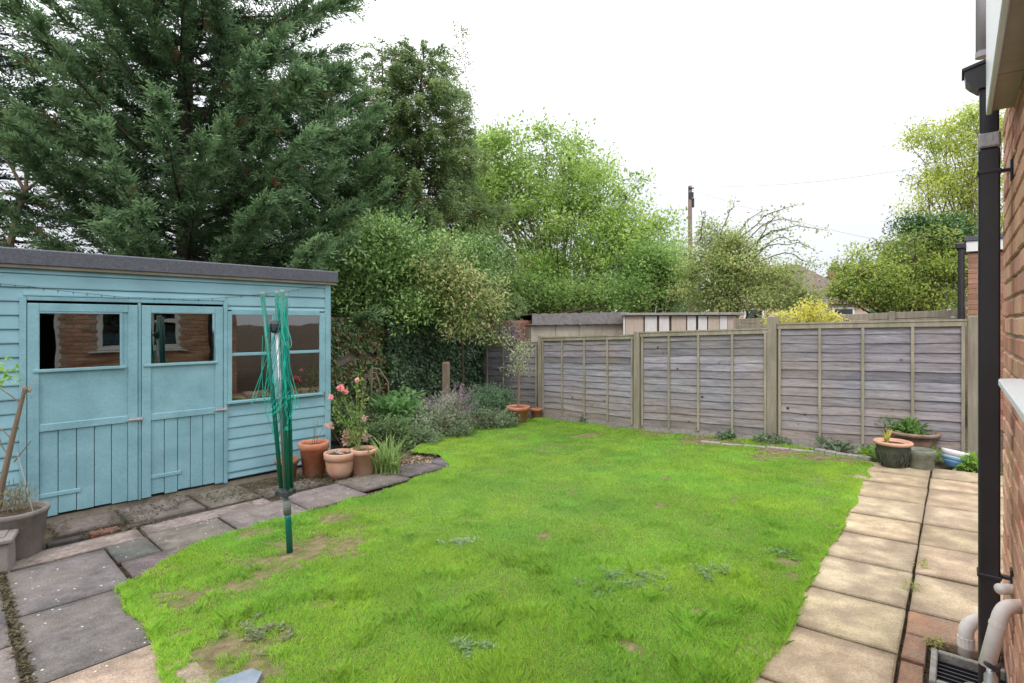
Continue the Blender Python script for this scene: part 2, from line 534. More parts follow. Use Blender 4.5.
def RP(t, q, dz=0.0):
    x = j0[0] + t * uu[0] + q * vv[0]
    y = j0[1] + t * uu[1] + q * vv[1]
    return (x, y, gz(x, y) + dz)


# ------------------------------------------------------------------ ground
def ground():
    ax = np.concatenate([np.linspace(-400, -30, 12), np.linspace(-25, 25, 101), np.linspace(30, 400, 12)])
    ay = np.concatenate([np.linspace(-200, -12, 8), np.linspace(-10, 30, 81), np.linspace(36, 600, 14)])
    X, Y = np.meshgrid(ax, ay)
    Z = np.clip(GA * X + GB * Y, -0.42, 0.30) - 0.03
    V = np.stack([X.ravel(), Y.ravel(), Z.ravel()], 1)
    nx, ny = len(ax), len(ay)
    i = np.arange((ny - 1) * nx).reshape(ny - 1, nx)[:, :-1].ravel()
    Q = np.stack([i, i + 1, i + 1 + nx, i + nx], 1)
    o = fast_mesh('ground', V, Q, (1, 1, 1), M['soil'])
    o['kind'] = 'structure'


ground()

lawn_px = [(150, 760), (165, 690), (152, 645), (130, 612), (120, 592), (150, 572), (200, 546), (270, 522), (340, 507), (400, 487),
           (452, 466), (440, 457), (412, 452), (430, 441), (470, 430), (505, 424), (541, 419), (638, 431), (773, 444), (820, 451),
           (866, 461), (871, 468), (850, 509), (817, 584), (790, 640), (757, 690), (715, 760)]
lawn_poly = np.array([G(*p)[:2] for p in lawn_px])


def inside(poly, X, Y):
    r = np.zeros(X.shape, bool)
    n = len(poly)
    j = n - 1
    for i in range(n):
        xi, yi = poly[i]; xj, yj = poly[j]
        c = ((yi > Y) != (yj > Y)) & (X < (xj - xi) * (Y - yi) / (yj - yi + 1e-12) + xi)
        r ^= c
        j = i
    return r


def wob(X, Y):
    return X + 0.09 * (vnoise(X, Y, 4) - .5) + 0.02 * (vnoise(X, Y + 9, 15) - .5), Y + 0.09 * (vnoise(X + 31, Y, 4) - .5) + 0.02 * (vnoise(X + 3, Y + 5, 15) - .5)


def edge_dist(poly, X, Y):
    d = np.full(X.shape, 1e9)
    n = len(poly)
    for i in range(n):
        a = poly[i]; b = poly[(i + 1) % n]
        ab = b - a
        t = np.clip(((X - a[0]) * ab[0] + (Y - a[1]) * ab[1]) / (ab @ ab), 0, 1)
        d = np.minimum(d, np.hypot(X - a[0] - t * ab[0], Y - a[1] - t * ab[1]))
    return d


# bare patches: (px, py, radius across in m, strength)
bare_px = [(310, 551, .40, .85), (265, 566, .30, .7), (345, 545, .25, .7), (225, 655, .22, .9), (205, 672, .2, .9), (258, 668, .1, .9), (190, 600, .22, .8), (135, 580, .17, .8),
           (230, 590, .2, .7), (335, 520, .16, .7), (165, 555, .14, .7), (250, 535, .14, .8), (285, 640, .12, .5), (700, 441, .36, 1.1), (655, 434, .30, .8), (780, 452, .38, 1.2),
           (760, 457, .26, .9), (815, 458, .28, .9), (845, 461, .24, .9), (543, 538, .075, 1.2), (570, 494, .06, .9), (615, 504, .06, .8), (660, 507, .055, .8),
           (628, 650, .075, 1.2), (700, 617, .05, 1.2), (665, 480, .06, .8), (735, 502, .07, .8), (480, 523, .06, .5), (785, 565, .08, .6), (796, 580, .06, .7),
           (500, 475, .08, .3), (540, 452, .1, .3), (180, 635, .07, .8), (590, 437, .28, .7), (860, 478, .12, .5), (730, 444, .22, .8), (330, 605, .1, .4), (835, 530, .05, .6),
           (250, 680, .17, .7), (155, 600, .1, .5), (620, 428, .2, .5), (520, 438, .15, .3), (895, 462, .1, .5)]
bare = [(*G(px, py)[:2], r, s) for px, py, r, s in bare_px]
_h = NR.random((64, 64))


def vnoise(X, Y, sc):
    x = X * sc; y = Y * sc
    xi = np.floor(x).astype(int); yi = np.floor(y).astype(int)
    fx = x - xi; fy = y - yi
    fx = fx * fx * (3 - 2 * fx); fy = fy * fy * (3 - 2 * fy)
    g = lambda a, b: _h[a % 64, b % 64]
    return (g(xi, yi) * (1 - fx) + g(xi + 1, yi) * fx) * (1 - fy) + (g(xi, yi + 1) * (1 - fx) + g(xi + 1, yi + 1) * fx) * fy


def bareness(X, Y):
    b = np.zeros(X.shape)
    n = vnoise(X, Y, 7) * 0.5 + vnoise(X + 9, Y, 19) * 0.7 + vnoise(X, Y + 5, 47) * 0.6
    for (x, y, r, s) in bare:
        d = np.hypot(X - x, Y - y) / r
        b = np.maximum(b, s * np.clip(2.05 - d - 1.15 * n, 0, 1))
    return np.clip(b, 0, 1)


def lawn():
    x0, y0 = lawn_poly.min(0); x1, y1 = lawn_poly.max(0)
    st = 0.025
    ax = np.arange(x0, x1, st); ay = np.arange(y0, y1, st)
    X, Y = np.meshgrid(ax, ay)
    Z = GA * X + GB * Y + 0.004 + 0.012 * vnoise(X, Y, 2.5) + 0.006 * vnoise(X, Y, 11)
    B = bareness(X, Y)
    nx = len(ax)
    ins = inside(lawn_poly, *wob(X[:-1, :-1] + st / 2, Y[:-1, :-1] + st / 2))
    idx = np.nonzero(ins.ravel())[0]
    r = idx // (nx - 1); c = idx % (nx - 1)
    i = r * nx + c
    Q = np.stack([i, i + 1, i + 1 + nx, i + nx], 1)
    used, inv = np.unique(Q, return_inverse=True)
    V = np.stack([X.ravel(), Y.ravel(), Z.ravel()], 1)[used]
    b = B.ravel()[used][:, None]
    dk = (vnoise(X, Y, 30).ravel()[used][:, None])
    col = np.array([0.17, 0.23, 0.06]) * (1 - b) + b * (np.array([0.30, 0.215, 0.145]) * (0.45 + 1.0 * dk))
    # small scraped holes are dark soil
    o = fast_mesh('lawn_soil', V, inv.reshape(Q.shape), col, M['lawnbase'])
    o['kind'] = 'structure'


M['lawnbase'] = surf('lawn_base', [(0.3, (0.65, 0.62, 0.6)), (0.7, (1.0, 1.0, 1.0))], 30, (1, 1, 1), 0.95, 0.9, 90, 0.1, tint=True, bdist=0.02)
lawn()


def grass():
    x0, y0 = lawn_poly.min(0); x1, y1 = lawn_poly.max(0)
    n = 2100000
    X = NR.uniform(x0, x1, n); Y = NR.uniform(y0, y1, n)
    D = Y
    dens = np.clip(2.9 / np.maximum(D, 1.5), 0.28, 1.0) ** 1.15
    vis = (np.abs(X) < D * 0.99 + 0.1) & (D > 2.05)
    k = vis & (NR.random(n) < dens * 0.96)
    X, Y = X[k], Y[k]
    X = X + NR.normal(0, .012, len(X)); Y = Y + NR.normal(0, .012, len(X))
    k = inside(lawn_poly, *wob(X, Y))
    X, Y = X[k], Y[k]
    B = bareness(X, Y)
    k = NR.random(len(X)) > B * 2.2
    X, Y, B = X[k], Y[k], B[k]
    n = len(X)
    D = Y
    ed = edge_dist(lawn_poly, X, Y)
    tall = vnoise(X, Y, 1.3) * 0.35 + vnoise(X + 3, Y, 4.0) * 0.5
    tuft = np.clip((vnoise(X + 7, Y + 2, 8) - 0.55) * 3, 0, 1)
    hgt = (0.012 + 0.011 * tall + 0.032 * tuft * (0.4 + 0.6 * np.clip((5.2 - D) / 2.5, 0, 1)) + 0.008 * np.clip(1 - ed / 0.15, 0, 1)) * NR.uniform(0.6, 1.3, n) * (1 - 0.5 * B)
    near = np.clip((4.6 - D) / 2.2, 0, 1)
    hgt *= 1 + 0.35 * near
    hgt *= 1 - 0.6 * np.clip(B * 2, 0, 1)
    wd = NR.uniform(0.0018, 0.0034, n) * np.clip(D / 3.0, 1, 2.6)
    az = NR.uniform(0, 2 * PI, n)
    fl = np.arctan2(vnoise(X, Y, 3) - 0.5, vnoise(X + 30, Y, 3) - 0.5)
    lean = hgt * NR.uniform(0.2, 1.1, n)
    la = fl + NR.normal(0, 1.9, n)
    Z = GA * X + GB * Y + 0.010
    base = np.stack([X, Y, Z], 1)
    sdv = np.stack([np.cos(az), np.sin(az), np.zeros(n)], 1) * wd[:, None] / 2
    ln = np.stack([np.cos(la), np.sin(la), np.zeros(n)], 1) * lean[:, None]
    up = np.zeros((n, 3)); up[:, 2] = hgt
    mid = base + ln * 0.32 + up * 0.62
    tip = base + ln + up * 0.95
    V = np.stack([base - sdv, base + sdv, mid + sdv * 0.8, tip, mid - sdv * 0.8], 1).reshape(-1, 3)
    Q = np.arange(n * 5).reshape(-1, 5)
    t = np.clip(NR.normal(0.5, 0.22, n) + (vnoise(X, Y, 1.1) - 0.5) * 0.35 + (vnoise(X, Y, 6) - 0.5) * 0.5, 0, 1)
    # far right of the lawn is yellower, as in the photo; middle bluer
    px = CX + F * X / Y
    yel = np.clip((px - 640) / 200, 0, 1) * 0.5 + np.clip(1 - ed / 0.5, 0, 1) * 0.35 + 0.5 * near
    midb = np.clip(1 - ((X - 0.2) / 1.9) ** 2 - ((Y - 4.9) / 1.6) ** 2, 0, 1)
    col = mixc((0.18, 0.35, 0.055), (0.42, 0.66, 0.10), t)
    hue = NR.normal(0, 0.09, (n, 1)) + 0.22 * (vnoise(X + 50, Y, 2.2) - 0.5)[:, None]
    col = np.clip(col * np.concatenate([1 + 1.6 * hue, 1 + 0.3 * hue, 1 - 0.8 * hue], 1), 0.01, 1)
    col = col * (1 - 0.40 * np.clip(yel, 0, 1)[:, None]) + np.array([[0.44, 0.68, 0.05]]) * 0.40 * np.clip(yel, 0, 1)[:, None]
    col = col * (1 - 0.35 * midb[:, None]) + np.array([[0.27, 0.50, 0.12]]) * 0.35 * midb[:, None]
    dry = NR.random(n) < 0.05 + 0.10 * np.clip(vnoise(X + 20, Y + 8, 3.5) - 0.45, 0, 1) + 0.5 * B
    col[dry] = mixc((0.46, 0.38, 0.20), (0.36, 0.40, 0.14), NR.random(dry.sum()))
    o = fast_mesh('grass', V, Q, np.repeat(col, 5, axis=0), M['grass'])
    tag(o, 'short bright green lawn grass with bare patches', 'grass', kind='stuff')
    print('grass blades', n)


grass()


# ------------------------------------------------------------------ paving
def slab(mb, P, a0, a1, b0, b1, tint, top=0.014, th=0.04, jit=0.003, gap=0.011, skew=None):
    g = gap
    h_ = g * .6
    c = [(a0 + g, b0 + h_), (a1 - g, b0 + h_), (a1 - g, b1 - h_), (a0 + g, b1 - h_)]
    if skew:
        c = [(x + dx, y + dy) for (x, y), (dx, dy) in zip(c, skew)]
    c = [(x + R.uniform(-.004, .004), y + R.uniform(-.004, .004)) for x, y in c]
    dz = R.uniform(-jit, jit)
    cx = sum(p[0] for p in c) / 4; cy = sum(p[1] for p in c) / 4
    vs = []
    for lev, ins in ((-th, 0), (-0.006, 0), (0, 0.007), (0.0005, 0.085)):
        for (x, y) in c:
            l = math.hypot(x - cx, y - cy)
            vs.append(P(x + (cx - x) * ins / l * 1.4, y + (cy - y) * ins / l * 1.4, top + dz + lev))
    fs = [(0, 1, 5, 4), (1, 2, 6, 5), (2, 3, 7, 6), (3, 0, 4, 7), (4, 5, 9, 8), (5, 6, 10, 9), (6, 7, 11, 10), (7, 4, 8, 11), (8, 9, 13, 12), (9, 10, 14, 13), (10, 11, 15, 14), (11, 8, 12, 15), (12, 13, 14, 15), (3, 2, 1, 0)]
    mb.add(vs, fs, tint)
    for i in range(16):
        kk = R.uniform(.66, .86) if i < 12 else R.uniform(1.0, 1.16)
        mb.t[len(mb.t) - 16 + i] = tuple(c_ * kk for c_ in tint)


def tj(base, s=0.1):
    k = R.uniform(1 - s, 1 + s)
    return tuple(c * k * R.uniform(0.96, 1.04) for c in base)


pv = MB()
ts = [-0.83, -0.30, 0.23, 0.73, 1.26, 1.80, 2.29, 2.82, 3.39, 3.84, 4.28]
for a, b in zip(ts[:-1], ts[1:]):
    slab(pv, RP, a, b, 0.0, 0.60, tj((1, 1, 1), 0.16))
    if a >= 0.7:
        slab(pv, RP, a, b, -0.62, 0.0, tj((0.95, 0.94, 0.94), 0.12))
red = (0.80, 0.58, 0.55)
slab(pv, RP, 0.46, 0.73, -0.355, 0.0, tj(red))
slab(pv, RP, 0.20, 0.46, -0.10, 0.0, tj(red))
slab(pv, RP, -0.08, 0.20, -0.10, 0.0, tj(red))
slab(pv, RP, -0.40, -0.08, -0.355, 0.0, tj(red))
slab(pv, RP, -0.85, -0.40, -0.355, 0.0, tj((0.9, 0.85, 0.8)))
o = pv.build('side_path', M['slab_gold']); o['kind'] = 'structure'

pd = MB()
dk = (1, 1, 1)
# big dark slabs at the lower left, either side of the mossy joint
for (a0, a1, b0, b1, t) in [(-0.09, 0.45, -0.86, -0.02, (0.98, 0.96, 0.96)), (-0.09, 0.42, -1.74, -0.87, (1.0, 0.98, 0.97)),
                            (-0.09, 0.46, -2.7, -1.76, (2.4, 2.1, 1.75)), (-0.75, -0.12, -0.60, 0.02, (1.05, 1.02, 1.0)),
                            (-0.75, -0.12, -1.22, -0.60, (0.9, 0.9, 0.95)), (-0.75, -0.12, -1.9, -1.23, (1.5, 1.45, 1.4)),
                            (-1.4, -0.76, -0.60, 0.02, (1.1, 1.05, 1.05)), (-1.4, -0.76, -1.22, -0.60, (0.9, 0.9, 0.95)), (-0.75, -0.12, -2.6, -1.91, (1, 1, 1)),
                            (0.46, 0.72, -0.40, 0.03, (0.72, 0.78, 0.78)), (0.47, 1.0, -0.80, -0.41, (0.95, 0.9, 0.92)), (0.73, 1.25, -0.40, 0.08, (1.2, 1.15, 1.12)),
                            (1.26, 1.85, -0.40, 0.16, (1.28, 1.22, 1.18)), (1.86, 2.45, -0.33, 0.28, (1.2, 1.15, 1.12)),
                            (2.46, 3.05, -0.20, 0.36, (1.05, 1.02, 1.0)), (3.06, 3.62, -0.10, 0.42, (0.95, 0.93, 1.0)), (3.63, 3.98, -0.05, 0.34, (0.9, 0.9, 1.0))]:
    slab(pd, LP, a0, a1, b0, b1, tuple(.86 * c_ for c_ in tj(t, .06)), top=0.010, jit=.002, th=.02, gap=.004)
o = pd.build('garden_path', M['slab_dark']); o['kind'] = 'structure'

ap = MB()
for (a0, a1, b0, b1, t) in [(-0.08, 0.72, 0.04, 0.34, (1.0, 0.95, 0.93)), (0.74, 1.75, 0.09, 0.36, (1.1, 1.02, 0.97)),
                            (1.77, 2.4, 0.37, 0.72, (0.6, 0.58, 0.6)), (0.72, 1.28, 0.50, 1.10, (0.82, 0.78, 0.76)),
                            (1.30, 1.76, 0.45, 1.10, (0.7, 0.68, 0.62)), (0.25, 0.70, 0.62, 1.08, (0.6, 0.57, 0.54))]:
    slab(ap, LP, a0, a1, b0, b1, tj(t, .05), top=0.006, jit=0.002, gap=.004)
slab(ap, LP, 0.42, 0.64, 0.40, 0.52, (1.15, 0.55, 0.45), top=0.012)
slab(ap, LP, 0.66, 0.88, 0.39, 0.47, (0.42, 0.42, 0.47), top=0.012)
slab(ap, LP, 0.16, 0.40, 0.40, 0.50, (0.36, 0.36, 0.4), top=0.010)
slab(ap, LP, -1.2, 0.12, 0.02, 0.38, (0.45, 0.42, 0.42), top=0.004)
M['apron'] = surf('worn_concrete', [(0.3, (0.15, 0.13, 0.12)), (0.5, (0.25, 0.22, 0.205)), (0.75, (0.36, 0.32, 0.295))], 25, (1, 1, 1), 0.9, 0.8, 120, 0.2,
                  tint=True, stain=((0.09, 0.08, 0.06), 3.5, 0.6), spots=((0.06, 0.05, 0.045), 30, 0.2), bdist=0.01)
o = ap.build('shed_apron_path', M['apron']); o['kind'] = 'structure'


def scatter_litter():
    """moss, grit and leaf litter in the joints and beside the shed"""
    n = 5200
    p = NR.uniform(-0.1, 3.3, n); q = NR.normal(0.62, 0.33, n)
    k = (q > 0.30) & (q < 1.2)
    k &= vnoise(p, q, 4) > 0.42
    p, q = p[k], q[k]
    p2 = NR.normal(-0.105, 0.012, 700); q2 = NR.uniform(-2.0, 0.05, 700)
    p3 = NR.uniform(2.3, 3.9, 900); q3 = NR.normal(0.55, 0.16, 900)
    p = np.concatenate([p, p2, p3]); q = np.concatenate([q, q2, q3])
    pos = np.array([LP(a, b, 0.012) for a, b in zip(p, q)])
    n = len(pos)
    pos[:, 2] += NR.uniform(0, 0.01, n)
    dr = unit(NR.normal(0, 1, (n, 3)) * [1, 1, 0.25])
    nn = np.tile([0, 0, 1.0], (n, 1)) + NR.normal(0, 0.3, (n, 3))
    t = NR.random(n)
    col = mixc((0.05, 0.055, 0.02), (0.20, 0.16, 0.10), t)
    V, Q = leaf_geo(pos, dr, nn, NR.uniform(0.012, 0.035, n), NR.uniform(0.008, 0.02, n))
    o = fast_mesh('moss_and_litter', V, Q, np.repeat(col, 4, 0), M['leaf'])
    tag(o, 'moss, grit and fallen leaves scattered beside the shed', 'leaf litter', kind='stuff')


scatter_litter()

# ------------------------------------------------------------------ shed
P0, Q0, ZB = -1.0, 1.22, -0.205
so = LP(P0, Q0)
ang = math.atan2(e1[1], e1[0])
shed = thing('shed', 'pale blue painted timber garden shed with double doors and a flat felt roof', 'shed', (so[0], so[1], ZB), ang)


def SP(px, py):
    """point of the shed front seen at px,py -> local x, z"""
    rx = (px - CX) / F
    # (rx d, d) - so = x*e1  ->  dot e2 = 0
    d = (so[0] * e2[0] + so[1] * e2[1]) / (rx * e2[0] + e2[1])
    x = (rx * d - so[0]) * e1[0] + (d - so[1]) * e1[1]
    return x, H - (py - CY) / F * d - ZB


SX1 = SP(328, 400)[0]
SD = 1.85
dl0, dz1 = SP(27, 303)
dl1 = SP(137, 303)[0]
dr0 = SP(141, 303)[0]
dr1, _ = SP(222, 307)
wx0 = SP(229, 313)[0]; wx1 = SP(320, 313)[0]
wz1 = SP(270, 312)[1]; wz0 = SP(229, 401)[1]
ztop = SP(328, 284)[1]
print('shed local', SX1, dl0, dl1, dr0, dr1, wx0, wx1, 'door h', dz1, 'win', wz0, wz1, 'top', ztop)
zh = dz1 + 0.02
BH = 0.118


def clad(mb, x0, x1, z0, z1, y=0.0, xf=None):
    z = math.floor(z0 / BH) * BH
    while z < z1 - 0.004:
        a = max(z, z0); b = min(z + BH, z1)
        j = R.uniform(-.001, .001)
        # shiplap: tilted face with a rounded lower lip
        prof = [(-0.020 + j, a + 0.002), (-0.021 + j, a + 0.012), (-0.012, b - 0.016), (-0.006, b - 0.003), (0.0, b), (0.0, a)]
        vs = [(x0, y + p[0], p[1]) for p in prof] + [(x1, y + p[0], p[1]) for p in prof]
        n = len(prof)
        fs = [(i, (i + 1) % n, n + (i + 1) % n, n + i) for i in range(n)] + [tuple(range(n))[::-1], tuple(range(n, 2 * n))]
        if xf:
            vs = [xf(*v) for v in vs]
        k = R.uniform(0.93, 1.05)
        mb.add(vs, fs, (k, k, k))
        z += BH


wl = MB()
clad(wl, 0.0, dl0 - 0.025, 0.06, ztop)
clad(wl, dl0 - 0.025, dr1 + 0.02, zh + 0.04, ztop)
clad(wl, dr1 + 0.02, SX1 - 0.05, wz1 + 0.012, ztop)
clad(wl, dr1 + 0.02, SX1 - 0.05, 0.05, wz0 - 0.03)
# side walls and back
clad(wl, 0.0, SD, 0.05, ztop - 0.02, xf=lambda x, y, z: (SX1 - 0.0 - y, x + 0.001, z))
clad(wl, 0.0, SD, 0.05, ztop - 0.02, xf=lambda x, y, z: (0.0 + y, x + 0.001, z))
clad(wl, 0.0, SX1, 0.05, ztop - 0.1, xf=lambda x, y, z: (x, SD - y, z))
M['shed_clad'] = surf('shed_paint_cladding', [(0.3, (0.195, 0.37, 0.435)), (0.55, (0.235, 0.425, 0.49)), (0.8, (0.28, 0.465, 0.525))], 2.2,
                      (1, 1, 2.5), 0.55, 0.3, 50, 0.3, tint=True, stain=((0.16, 0.28, 0.32), 2.7, 0.35), bdist=0.003)
wl.build('wall_cladding', M['shed_clad'], shed)
inn = MB()
inn.box(0.02, SX1 - 0.02, SD - 0.03, SD - 0.02, 0.02, ztop - 0.12)
inn.box(0.005, SX1 - 0.005, 0.03, SD - 0.03, 0.0, 0.03)
inn.box(0.005, 0.015, 0.03, SD - 0.03, 0.03, ztop - 0.12)
inn.box(SX1 - 0.015, SX1 - 0.005, 0.03, SD - 0.03, 0.03, ztop - 0.12)
# shelf and clutter inside, dimly seen
inn.box(0.3, SX1 - 0.3, SD - 0.45, SD - 0.05, 0.95, 0.98)
inn.box(dl0 + 0.1, dl0 + 0.3, 0.3, 0.5, 0.1, 1.15, 0.01)
inn.build('inner_lining', M['dark_inside'], shed)
fr = MB()
fr.box(dl0 - 0.05, dl0 - 0.005, -0.032, 0.02, 0.04, zh + 0.035, 0.003)          # door posts
fr.box(dl1 + 0.004, dr0 - 0.004, -0.026, 0.02, 0.02, zh, 0.003)
fr.box(dr1 + 0.005, dr1 + 0.045, -0.034, 0.02, 0.02, zh + 0.035, 0.003)
fr.box(dl0 - 0.004, dr1 + 0.004, -0.026, 0.02, zh + 0.003, zh + 0.036, 0.003)    # head
fr.box(SX1 - 0.05, SX1 + 0.022, -0.028, 0.02, 0.02, ztop, 0.003)                # corner board
fr.box(SX1 + 0.002, SX1 + 0.024, 0.021, 0.06, 0.02, ztop - 0.01, 0.002)
fr.box(-0.02, 0.04, -0.028, 0.02, 0.02, ztop, 0.003)
fr.build('frame_trim', M['shed_paint'], shed)
sl = MB()
sl.box(0.02, SX1 - 0.02, 0.0, SD, -0.05, 0.018)
sl.build('floor_bearer', M['timber_raw'], shed)
rf = MB()
rz0, rz1 = ztop, SP(335, 272)[1]
x1r = SX1 + 0.09
for (a, b, c, d, mt) in ((-0.12, x1r, -0.075, SD + 0.1, 0),):
    prof = [(c, rz0 + 0.02), (c - 0.004, rz1 - 0.012), (c + 0.012, rz1), (d, rz1 - 0.16), (d, rz0 - 0.14), (c + 0.03, rz0 + 0.012)]
    vs = [(a, *p) for p in prof] + [(b, *p) for p in prof]
    n = len(prof)
    rf.add(vs, [(i, (i + 1) % n, n + (i + 1) % n, n + i) for i in range(n)] + [tuple(range(n))[::-1], tuple(range(n, 2 * n))])
rf.build('felt_roof', M['felt'], shed)
fs_ = MB()
fs_.box(-0.1, x1r - 0.02, -0.055, -0.022, rz0 - 0.012, rz0 + 0.022, 0.003)
fs_.build('eaves_board', M['timber_raw'], shed)


def shed_door(x0, x1, wpx, label, rail_px, seed, latch_z, glass_rot):
    """framed door: stiles and rails, upper panel with window, lower vertical boards"""
    rr = random.Random(seed)
    d = MB()
    z0 = 0.03
    W = x1 - x0
    st = 0.075
    (a0, b1), (a1, b0) = wpx
    yf = -0.036
    zr = rail_px
    d.box(x0, x0 + st, yf, 0.0, z0, dz1, 0.004)
    d.box(x1 - st, x1, yf, 0.0, z0, dz1, 0.004)
    d.box(x0 + st, x1 - st, yf + 0.002, 0.0, dz1 - 0.07, dz1, 0.003)
    d.box(x0 + st, x1 - st, yf + 0.002, 0.0, zr - 0.03, zr + 0.035, 0.004)
    d.box(x0 + st, x0 + st + W * 0.36, yf + 0.006, 0.0, 0.20, 0.235, 0.003)
    # upper panel round the window
    yp = -0.022
    d.box(x0 + st, x1 - st, yp, -0.004, zr + 0.035, b0 - 0.02)
    d.box(x0 + st, a0, yp, -0.004, b0 - 0.02, dz1 - 0.07)
    d.box(a1, x1 - st, yp, -0.004, b0 - 0.02, dz1 - 0.07)
    d.box(a0, a1, yp, -0.004, b1 + 0.012, dz1 - 0.07)
    # lower boards with open joints
    n = 5
    xs = [x0 + st + (W - 2 * st) * i / n for i in range(n + 1)]
    for i in range(n):
        zb = z0 + rr.uniform(0, 0.02)
        d.box(xs[i] + 0.0025, xs[i + 1] - 0.0025, yp + rr.uniform(-.001, .001), -0.004, zb, zr - 0.03, 0.003)
    door = d.build('door', M['shed_paint'], shed)
    tag(door, label)
    g = MB()
    g.box(a0, a1, -0.002, 0.002, b0 - 0.02, b1 + 0.012, xf=lambda x, y, z: (x, -0.010 + y - (x - (a0 + a1) / 2) * glass_rot + (z - (b0 + b1) / 2) * 0.028, z))
    g.build('window_pane', M['glass'], door)
    bd = MB()
    e = 0.014
    bd.box(a0 - 0.008, a0 + e, yp - 0.010, -0.018, b0 - 0.02, b1 + 0.014, 0.002)
    bd.box(a1 - e, a1 + 0.008, yp - 0.010, -0.018, b0 - 0.02, b1 + 0.014, 0.002)
    bd.box(a0 + e, a1 - e, yp - 0.009, -0.018, b1 - 0.002, b1 + 0.014, 0.002)
    bd.box(a0 - 0.03, a1 + 0.03, yp - 0.026, -0.018, b0 - 0.034, b0 - 0.008, 0.003)
    bd.build('glazing_bead', M['shed_paint'], door)
    h = MB()
    xx = x1 - 0.03
    h.box(xx - 0.045, xx + 0.07, yf - 0.006, yf - 0.0005, latch_z - 0.018, latch_z + 0.018, 0.001)
    h.tube([(xx - 0.06, yf - 0.014, latch_z), (xx + 0.06, yf - 0.014, latch_z)], 0.006, 8)
    h.tube([(xx - 0.02, yf - 0.014, latch_z), (xx - 0.02, yf - 0.035, latch_z)], 0.004, 6)
    h.build('latch', M['steel'], door)
    return door


w1 = (SP(37, 313), SP(121, 364)); w2 = (SP(146, 313), SP(213, 359))
b01 = SP(80, 366.5)[1]; b11 = SP(80, 313.5)[1]
b02 = SP(180, 361.5)[1]; b12 = SP(180, 313.5)[1]
shed_door(dl0, dl1, ((w1[0][0], b11), (w1[1][0], b01)), 'left shed door with boarded lower half', SP(80, 424)[1], 1, SP(133, 419)[1], 0.045)
shed_door(dr0, dr1, ((w2[0][0], b12), (w2[1][0], b02)), 'right shed door with flatter lower boards', SP(180, 414)[1], 2, SP(222, 409)[1], 0.075)


def shed_window():
    f = MB()
    t = 0.03
    zm = SP(270, 353)[1]
    y0, y1 = -0.034, 0.02
    f.box(dr1 + 0.047, wx0 + t - 0.01, y0, y1, wz0, wz1, 0.003)
    f.box(wx1 - t + 0.01, SX1 - 0.052, y0, y1, wz0, wz1, 0.003)
    f.box(wx0 + t - 0.01, wx1 - t + 0.01, y0 + 0.002, y1, wz1 - 0.035, wz1 + 0.02, 0.003)
    f.box(wx0 - 0.03, wx1 + 0.03, y0 - 0.02, y1, wz0 - 0.03, wz0 - 0.001, 0.004)
    mc = SP(275, 353)[0]
    f.box(mc - 0.05, mc + 0.05, y0 + 0.004, y1, wz0, wz1 - 0.035, 0.003)
    for a, b in ((wx0 + t - 0.01, mc - 0.05), (mc + 0.05, wx1 - t + 0.01)):
        f.box(a, b, y0 + 0.006, y1, zm - 0.016, zm + 0.016, 0.003)
    w_ = f.build('window_frame', M['shed_paint'], shed)
    for a, b in ((wx0 + t - 0.01, mc - 0.05), (mc + 0.05, wx1 - t + 0.01)):
        for c, d in ((wz0, zm - 0.016), (zm + 0.016, wz1 - 0.035)):
            g = MB()
            g.box(a, b, -0.008, -0.004, c, d, xf=lambda x, y, z: (x, y + 0.004 - (x - (a + b) / 2) * 0.07, z))
            g.build('window_pane', M['glass'], w_)


shed_window()

# string of small lights along the shed
sl_ = thing('string_lights', 'thin string of tiny lights looped along the top of the shed front', 'string lights', (so[0], so[1], ZB), ang)
pts = []
for px, py in [(0, 284), (30, 287), (60, 291), (90, 294), (118, 297), (145, 298), (175, 299), (205, 299), (235, 297), (262, 294), (285, 292), (305, 288), (322, 285)]:
    x, z = SP(px, py)
    pts.append((x, -0.05 + R.uniform(-.004, .004), z))
mb = MB(); mb.tube(pts, 0.0022, 5); mb.build('wire', M['wire'], sl_)
for i in range(26):
    f = i / 25 * (len(pts) - 1.01)
    k = int(f); u_ = f - k
    p = [pts[k][j] * (1 - u_) + pts[k + 1][j] * u_ for j in range(3)]
    mb = MB(); mb.tube([p, (p[0] + R.uniform(-.006, .006), p[1] - 0.004, p[2] - 0.018)], [0.004, 0.003], 5)
    mb.build('bulb', M['darkplastic'], sl_)

# ------------------------------------------------------------------ rotary dryer
b0 = G(290, 554)
dry = thing('rotary_dryer', 'folded green rotary washing line standing in the lawn by the shed', 'washing line', b0)
D0 = b0[1]


def DP(px, py, dy=0.0):
    p = P3(px, py, D0 + dy)
    return (p[0] - b0[0], p[1] - b0[1], p[2] - b0[2])


mb = MB(); mb.tube([(0, 0, -0.02), DP(288.3, 520), DP(287.6, 513)], 0.0215, 14); mb.build('ground_tube', M['dryer_green'], dry, smooth=True)
mb = MB(); mb.tube([DP(287.4, 514), DP(286.8, 500)], 0.026, 14); mb.tube([DP(286.5, 512), DP(285.4, 490)], 0.019, 12); mb.build('lower_sleeve', M['sleeve'], dry, smooth=True)
mb = MB(); mb.tube([DP(286, 495), DP(276.5, 322)], 0.015, 12); mb.build('mast', M['steel'], dry, smooth=True)
mb = MB()
mb.lathe([(0.028, -0.03), (0.05, -0.02), (0.05, 0.012), (0.03, 0.03)], 16, c=DP(285.6, 492))
for k in range(4):
    a = k * PI / 2 + 0.5
    c = DP(285.6, 492)
    mb.box(-0.012, 0.012, 0.03, 0.07, -0.018, 0.018, 0.004, xf=lambda x, y, z: (c[0] + x * math.cos(a) - y * math.sin(a), c[1] + x * math.sin(a) + y * math.cos(a), c[2] + z))
